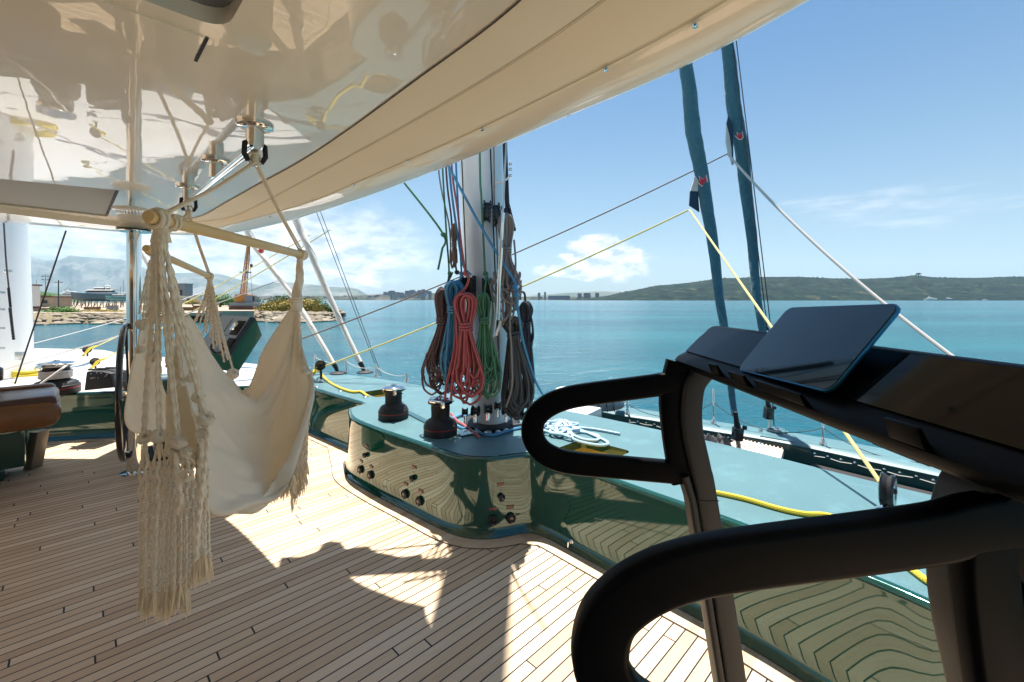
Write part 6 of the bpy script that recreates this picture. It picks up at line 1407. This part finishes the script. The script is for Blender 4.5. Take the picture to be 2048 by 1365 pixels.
def plant(name, label, u, y, z, R_, key, seed, n=1500, leaf=.2, sx=1, sz=1, trunk=.0, spiky=0, group=None, cat='bush'):
    t = thing(name, label, cat, ((u-1024)/1000*y, y*K, z), group); t.scale = (sx, 1, sz)
    f_ = foliage(R_, n, leaf, seed, .8, spiky)
    if trunk: f_.v = [(a, b, c+trunk) for a, b, c in f_.v]
    f_.build('crown' if trunk else 'foliage', M[key], t, local=True, smooth=0)
    s_ = MB(); s_.tube([V((0, 0, -.3)), V((.04*R_, 0, trunk*.5+.2*R_)), V((0, 0, trunk+R_*.5))], [.07*R_+.03, .05*R_+.02, .02*R_], 7)
    for k in range(4): a = k*1.6; s_.tube([V((0, 0, trunk+.12*R_)), V((.35*R_*cos(a), .35*R_*sin(a), trunk+.5*R_))], [.03*R_+.01, .01*R_], 5)
    s_.build('trunk' if trunk else 'stems', M['bark'], t, local=True); return t
BG = 'scrub bushes on the rocky point'
bushes = [(520, 74, 1.0, 'leafdry', 'dry golden bush at the left foot of the rocky point'), (536, 74, 1.5, 'leafdry', 'broad golden bush left of the middle of the rocky point'), (557, 73, 1.8, 'leafdry', 'golden bush at the middle front of the rocky point'), (566, 84, 2.6, 'leaf', 'tall dark green bush on top of the rocky point'), (590, 84, 2.5, 'leaf', 'dark green bush right of the tall one on the rocky point'), (577, 73, 2.0, 'leafdry', 'golden bush left of the chair rope on the rocky point'), (600, 73.5, 2.0, 'leafdry', 'golden bush right of the chair rope on the rocky point'), (620, 75, 1.9, 'leafdry', 'low golden bush on the right side of the rocky point'), (637, 77, 1.6, 'leaf', 'loose green bush near the right tip of the rocky point'), (650, 78, 1.1, 'leafbright', 'light green bush at the right tip of the rocky point'), (614, 84, 2.3, 'leafbright', 'bright green bush behind the golden ones on the rocky point'), (512, 92, 1.2, 'leafbright', 'small bright bush left of the rocky point behind the crane'), (542, 84, 2.0, 'leafdry', 'golden bush high at the back left of the rocky point'), (628, 72.5, 1.1, 'leafdry', 'small golden tuft at the front right of the rocky point'), (545, 70.5, 1.0, 'leafdry', 'small golden tuft at the front left of the rocky point')]
for k, (u, y, R_, key, lab) in enumerate(bushes):
    plant('scrub_bush', lab, u, y, land_z(u, y)-.1, R_*1.18, key, 40+k, 1500, .22, sx=1.25, sz=.95, spiky=(key == 'leafdry' and k % 2), group=BG)
plant('bush', 'low bright green bush on the rocks by the single stay', 122, 69, SEA+.9, 1.9, 'leafbright', 70, 1200, .2, sx=1.5, sz=.65)
plant('scrub_bush', 'patch of dry scrub on the bank right of the bright bush', 165, 72, SEA+.9, 1.6, 'leafdry', 71, 900, .2, sx=2.2, sz=.5); plant('scrub_bush', 'patch of dry scrub on the bank near the pole', 215, 73, SEA+.9, 1.6, 'leafdry', 72, 900, .2, sx=2.4, sz=.5)
plant('bush', 'dark bush beside the shed left of the second bush', 60, 78, SEA+1, 1.3, 'leafdry', 73, 700, .2, sx=2, sz=.5)
TG = 'trees behind the boatyard'
for k, (u, y, R_, tr, key, lab) in enumerate([(38, 190, 4.4, 1.0, 'leaf', 'green tree by the left mast behind the boatyard'), (52, 200, 4.0, .8, 'leaf', 'second green tree from the left mast behind the boatyard'), (78, 190, 3.6, .8, 'leaf', 'round green tree left of the single dark stay'), (90, 200, 4.0, 1.0, 'leaf', 'green tree directly behind the single dark stay'), (103, 195, 2.6, .6, 'leaf', 'small green tree right of the single dark stay'), (62, 150, 2.0, .3, 'leafbright', 'pale green shrub in front of the left trees'), (440, 118, 3.2, .6, 'leafbright', 'bright green tree behind the far chair cords'), (458, 128, 3.0, .6, 'leafbright', 'bright green tree left of the crane'), (420, 115, 2.0, .3, 'leafdry', 'yellowish shrub at the left of the bright trees'), (505, 135, 2.6, .6, 'leaf', 'rounded green tree just right of the crane'), (385, 150, 2.2, .5, 'leafdry', 'yellow green shrub between the chair ropes')]):
    plant('tree', lab, u, y, SEA+1.2, R_, key, 90+k, 1500, R_*.085, sx=1.25, sz=.85, trunk=tr, group=TG, cat='tree')

# crane
cx, cyy = (488-1024)/1000*78, 78*K
t = thing('crane', 'orange lattice boom crawler crane on the pier', 'crane', (cx, cyy, SEA+1.3))
b0, b1 = P(486, 594, 78), P(497, 492, 78)
for k, (w0, w1) in enumerate([(1, 1)]):
    lat = MB(); ch = [V((-1, -1, 0)), V((1, -1, 0)), V((1, 1, 0)), V((-1, 1, 0))]
    def cp(i, s): wv = .62*(1-.55*s); c_ = b0.lerp(b1, s); return c_+V((ch[i].x*wv*.5, ch[i].y*wv*.5, 0))
    for i in range(4): lat.tube([cp(i, 0), cp(i, 1)], .07, 5)
    N_ = 16
    for s in range(N_):
        for i in range(4): lat.tube([cp(i, s/N_), cp((i+1) % 4, (s+1)/N_)], .03, 4, caps=False); lat.tube([cp(i, s/N_), cp((i+1) % 4, s/N_)], .026, 4, caps=False)
    lat.build('boom', M['crane'], t)
MB().box(P(489, 596, 78)+V((0, 0, -.1)), (1.9, 2.0, 1.3)).build('cab_body', M['crane'], t, bevel=.1)
MB().box(P(502, 600, 77.2), (1.3, 1.2, 1.4)).build('cab', M['greypaint'], t, bevel=.08); MB().box(P(502, 598, 76.55), (1.0, .06, .8)).build('cab_window', M['glassd'], t, smooth=0)
MB().box(P(492, 611, 77.6), (3.6, 2.6, .8)).build('deck', M['greypaint'], t, bevel=.05)
for s in (-1, 1): MB().prism(rr_poly(3.8, .7, .34), .5, Matrix.Translation(P(493, 617, 77.5)+V((0, s*1.1+.25, 0))) @ Matrix.Rotation(pi/2, 4, 'X')).build('crawler_track', M['rust'], t)
m_ = MB(); m_.tube([P(497, 492, 78), P(505, 596, 78.4)], .03, 4); m_.tube([P(498, 492, 78), P(503, 530, 77.6)], .025, 4); m_.box(P(503, 532, 77.6), (.25, .25, .5)); m_.build('cables', M['rust'], t, smooth=0)
MB().box(P(491, 545, 78), (1.4, .9, .12)).build('boom_platform', M['rust'], t)
# scrap and buildings in the yard
for k, (u, v, y, w_, h_, lab, key) in enumerate([(357, 586, 230, 9.5, 9.0, 'grey industrial block between the chair cords', 'greypaint'), (372, 596, 210, 10, 3.4, 'low white shed right of the grey industrial block', 'boatwhite'), (98, 604, 120, 6, 2.4, 'low flat roofed shed behind the single dark stay', 'concrete'), (70, 603, 140, 8, 1.8, 'long low shed behind the green trees', 'concrete'), (36, 603, 90, 2.6, 4.4, 'white boat shed beside the left mast', 'boatwhite')]):
    x = (u-1024)/1000*y; y *= K; t = thing('shed', lab, 'building', (x, y, SEA+1.2)); 
    MB().box((x, y, SEA+1.2+h_/2), (w_, 5, h_)).build('wall', M[key], t, smooth=0); MB().box((x, y, SEA+1.3+h_), (w_*1.08, 5.6, .25)).build('roof', M['rust'] if k > 1 else M['greypaint'], t, smooth=0)
    b = MB()
    for s in range(3): b.box((x+w_*(-.3+.3*s), y-2.53, SEA+1.2+h_*.55), (w_*.16, .08, h_*.3))
    b.build('windows', M['glassd'], t, smooth=0)
# hauled out boats on stands
def stands(t, x, y, L_, zt__):
    for k in range(7):
        xx = x+L_*(-.4+.8*k/6)
        for s in (-1, 1): b = MB(); b.tube([V((xx, y+s*1.2, SEA+1.25)), V((xx+.2, y+s*.8, zt__))], .07, 5); b.build('prop', M['rust'], t)
        b = MB(); b.tube([V((xx, y-1.2, SEA+1.5)), V((xx+L_*.12, y-1.2, zt__-.2))], .05, 5); b.build('brace', M['rust'], t)
b1_ = small_boat('big dark blue motor yacht hauled out on a steel cradle', 197, 112, 10.6, hullm='boatblue', zl=SEA+3.0, rot=pi+.12); 
b2_ = small_boat('white motor yacht hauled out left of the dark blue one', 147, 130, 7.5, zl=SEA+3.2, rot=.2)
b3_ = small_boat('teal hulled yacht hauled out right of the steel pole', 292, 118, 6.5, hullm='boatteal', zl=SEA+2.9, rot=pi)
b4_ = small_boat('white yacht with a tall superstructure behind the steel pole', 262, 150, 9, zl=SEA+3.2, rot=pi)
b5_ = small_boat('small teal boat beside the steel pole', 236, 106, 5.2, hullm='boatteal', zl=SEA+3.0, rot=pi, decks=1)
for u, y, L_, lab in ((197, 112, 10, 'row of rusty steel props under the blue yacht'), (147, 130, 7, 'rusty steel props under the white yacht'), (262, 118, 11, 'rusty steel props beside the steel pole')):
    x = (u-1024)/1000*y; y *= K; t = thing('boat_stand', lab, 'boat stand', (x, y, SEA+1.25)); stands(t, x, y, L_, SEA+3.0)
SMG = 'masts of yachts behind the boatyard'
for k, (u, vt, y, r_, lab) in enumerate([(59, 552, 150, .07, 'tall bare mast behind the left trees'), (73, 560, 170, .06, 'thin bare mast right of the tall one at left'), (241, 573, 140, .05, 'short bare mast just left of the steel pole'), (247, 561, 150, .06, 'bare mast touching the left side of the steel pole'), (277, 563, 150, .06, 'bare mast touching the right side of the steel pole'), (283, 587, 140, .05, 'short mast right of the steel pole')]):
    x = (u-1024)/1000*y; t = thing('yacht_mast', lab, 'mast', (x, y*K, SEA+1)); MB().tube([V((x, y*K, SEA+1)), P(u, vt, y)], r_, 6).build('pole', M['greypaint'], t); MB().tube([P(u-2.5, vt+14, y), P(u+2.5, vt+14, y)], r_*.6, 5).build('spreader', M['greypaint'], t)
for k, (u, vt, y, lab) in enumerate([(91, 549, 120, 'floodlight mast with crossarms behind the single dark stay'), (117, 561, 115, 'dark floodlight mast with a lamp cluster left of the yachts'), (135, 575, 150, 'pale street lamp with two arms above the white yacht')]):
    x = (u-1024)/1000*y; t = thing('light_mast', lab, 'light pole', (x, y*K, SEA+1.2)); MB().tube([V((x, y*K, SEA+1.2)), P(u, vt, y)], .11 if k == 1 else .07, 7).build('pole', M['greypaint'] if k != 1 else M['navy'], t)
    m_ = MB(); top = P(u, vt+4, y)
    for dz in (0, -.8) if k == 0 else (0,): m_.tube([top+V((-.65, 0, dz)), top+V((.65, 0, dz))], .05, 5); m_.box(top+V((-.65, 0, dz)), (.35, .3, .22)); m_.box(top+V((.65, 0, dz)), (.35, .3, .22))
    m_.build('lamp_arms', M['greypaint'], t, smooth=0)
# yard clutter
CG = 'pallets and crates along the boatyard edge'
for k in range(14):
    u = [52, 66, 78, 96, 112, 128, 180, 192, 225, 300, 318, 338, 380, 396][k]; y = [72, 75, 74, 78, 80, 76, 84, 90, 82, 80, 86, 82, 80, 84][k]; x = (u-1024)/1000*y; y *= K; w_ = random.uniform(.8, 2.0); h_ = random.uniform(.3, .8)
    where = ['under the left trees', 'left of the bright bush', 'above the bright bush', 'behind the stay', 'right of the stay', 'below the white yacht', 'below the blue yacht', 'between the yacht props', 'left of the pole', 'right of the pole', 'near the chair cords', 'behind the chair cords', 'left of the pier', 'at the pier head'][k]
    t = thing('crate', ['brown', 'rusty', 'grey'][k % 3]+' low crate on the yard '+where, 'crate', (x, y, SEA+1.3), CG)
    MB().box((x, y, SEA+1.36+h_/2), (w_, .9, h_)).build('box', M[['leather', 'rust', 'greypaint'][k % 3]], t, smooth=0); MB().box((x, y, SEA+1.38+h_), (w_*1.04, .95, .08)).build('lid', M['rust'], t, smooth=0); MB().box((x, y, SEA+1.32), (w_*.9, .8, .08)).build('skid', M['bark'], t, smooth=0)

# ------------------------------------------------------------------ unseen boom, sail and slabs added above the roof for floor shade
bmr = thing('boom', 'white boom with a stacked sail above the roof beside the mast', 'boom', (MX, MY-.3, 1.6))
# added shadow casters above the roof, out of the frame, outlined from the floor shadows
KK = math.tan(SUN_EL)
def over(u, v, z):     # point at height z whose shadow falls on the cockpit floor at pixel (u, v)
    g = F(u, v, FLOOR); h = z-FLOOR; return V((g.x+h/KK*sin(SUN_AZ), g.y+h/KK*cos(SUN_AZ), z))
zz_ = 1.45
up_ = [(560, 1118), (600, 1118), (632, 1108), (645, 1090), (662, 1086), (680, 1088), (690, 1102), (712, 1098), (736, 1096), (748, 1108), (775, 1112), (800, 1118), (845, 1112)]
lo_ = [(560, 1172), (600, 1180), (650, 1165), (690, 1148), (720, 1140), (755, 1128), (790, 1126), (845, 1124)]
A_ = resample([over(u, v, zz_) for u, v in up_], 40); B_ = resample([over(u, v, zz_-.05) for u, v in lo_], 40)
m_ = MB(); m_.loft([[a, a.lerp(b, .3)+V((0, 0, .12)), a.lerp(b, .7)+V((0, 0, .12)), b, b+V((0, 0, -.06)), a+V((0, 0, -.06))] for a, b in zip(A_, B_)]); m_.build('stacked_sail', M['sailwhite'], bmr, smooth=50)  # added sail shape, its outline set by the shadow band on the floor
m_ = MB(); a_, b_ = over(560, 1150, 1.3), V((MX-.1, MY-.28, 1.3)); m_.tube([a_+(a_-b_)*.6, a_, b_], .06, 14, flat=1.3); m_.build('spar', M['whitepaint'], bmr)
C_ = [over(u, v, 1.2) for u, v in [(560, 1172), (690, 1148), (730, 1172), (800, 1200), (850, 1212), (880, 1365), (560, 1365)]]
m_ = MB(); m_.add(C_+[p+V((0, 0, .10)) for p in C_], [tuple(range(6, -1, -1)), tuple(range(7, 14))]+[(i, (i+1) % 7, 7+(i+1) % 7, 7+i) for i in range(7)]); tag(m_.build('roof_locker', M['gelwhite'], smooth=30, bevel=.01), 'white locker on the roof edge next to the boom', 'locker')  # unseen slab added above the roof to darken the floor below the band
D_ = [over(u, v, 1.05) for u, v in [(-500, 915), (190, 918), (236, 896), (330, 900), (455, 1034), (330, 1110), (-500, 1110)]]
m_ = MB(); m_.add(D_+[p+V((0, 0, .06)) for p in D_], [tuple(range(6, -1, -1)), tuple(range(7, 14))]+[(i, (i+1) % 7, 7+(i+1) % 7, 7+i) for i in range(7)]); tag(m_.build('sun_awning', M['sailwhite'], smooth=30), 'flat white awning stretched above the left end of the roof', 'awning')  # unseen sheet added to keep sun off the left cockpit floor
# ------------------------------------------------------------------ air
hz_ = MB(); hz_.box((0, 7600, 700), (42000, 16200, 1410))
h_ = hz_.build('haze', bpy.data.materials.new('haze_air'), smooth=0); tag(h_, kind='stuff'); hm = h_.data.materials[0]; hm.use_nodes = True; t = hm.node_tree; t.nodes.clear()
o_ = t.nodes.new('ShaderNodeOutputMaterial'); v_ = t.nodes.new('ShaderNodeVolumePrincipled'); v_.inputs['Color'].default_value = (.62, .80, 1, 1); v_.inputs['Density'].default_value = 3.3e-5; v_.inputs['Anisotropy'].default_value = .2
t.links.new(v_.outputs[0], o_.inputs['Volume'])
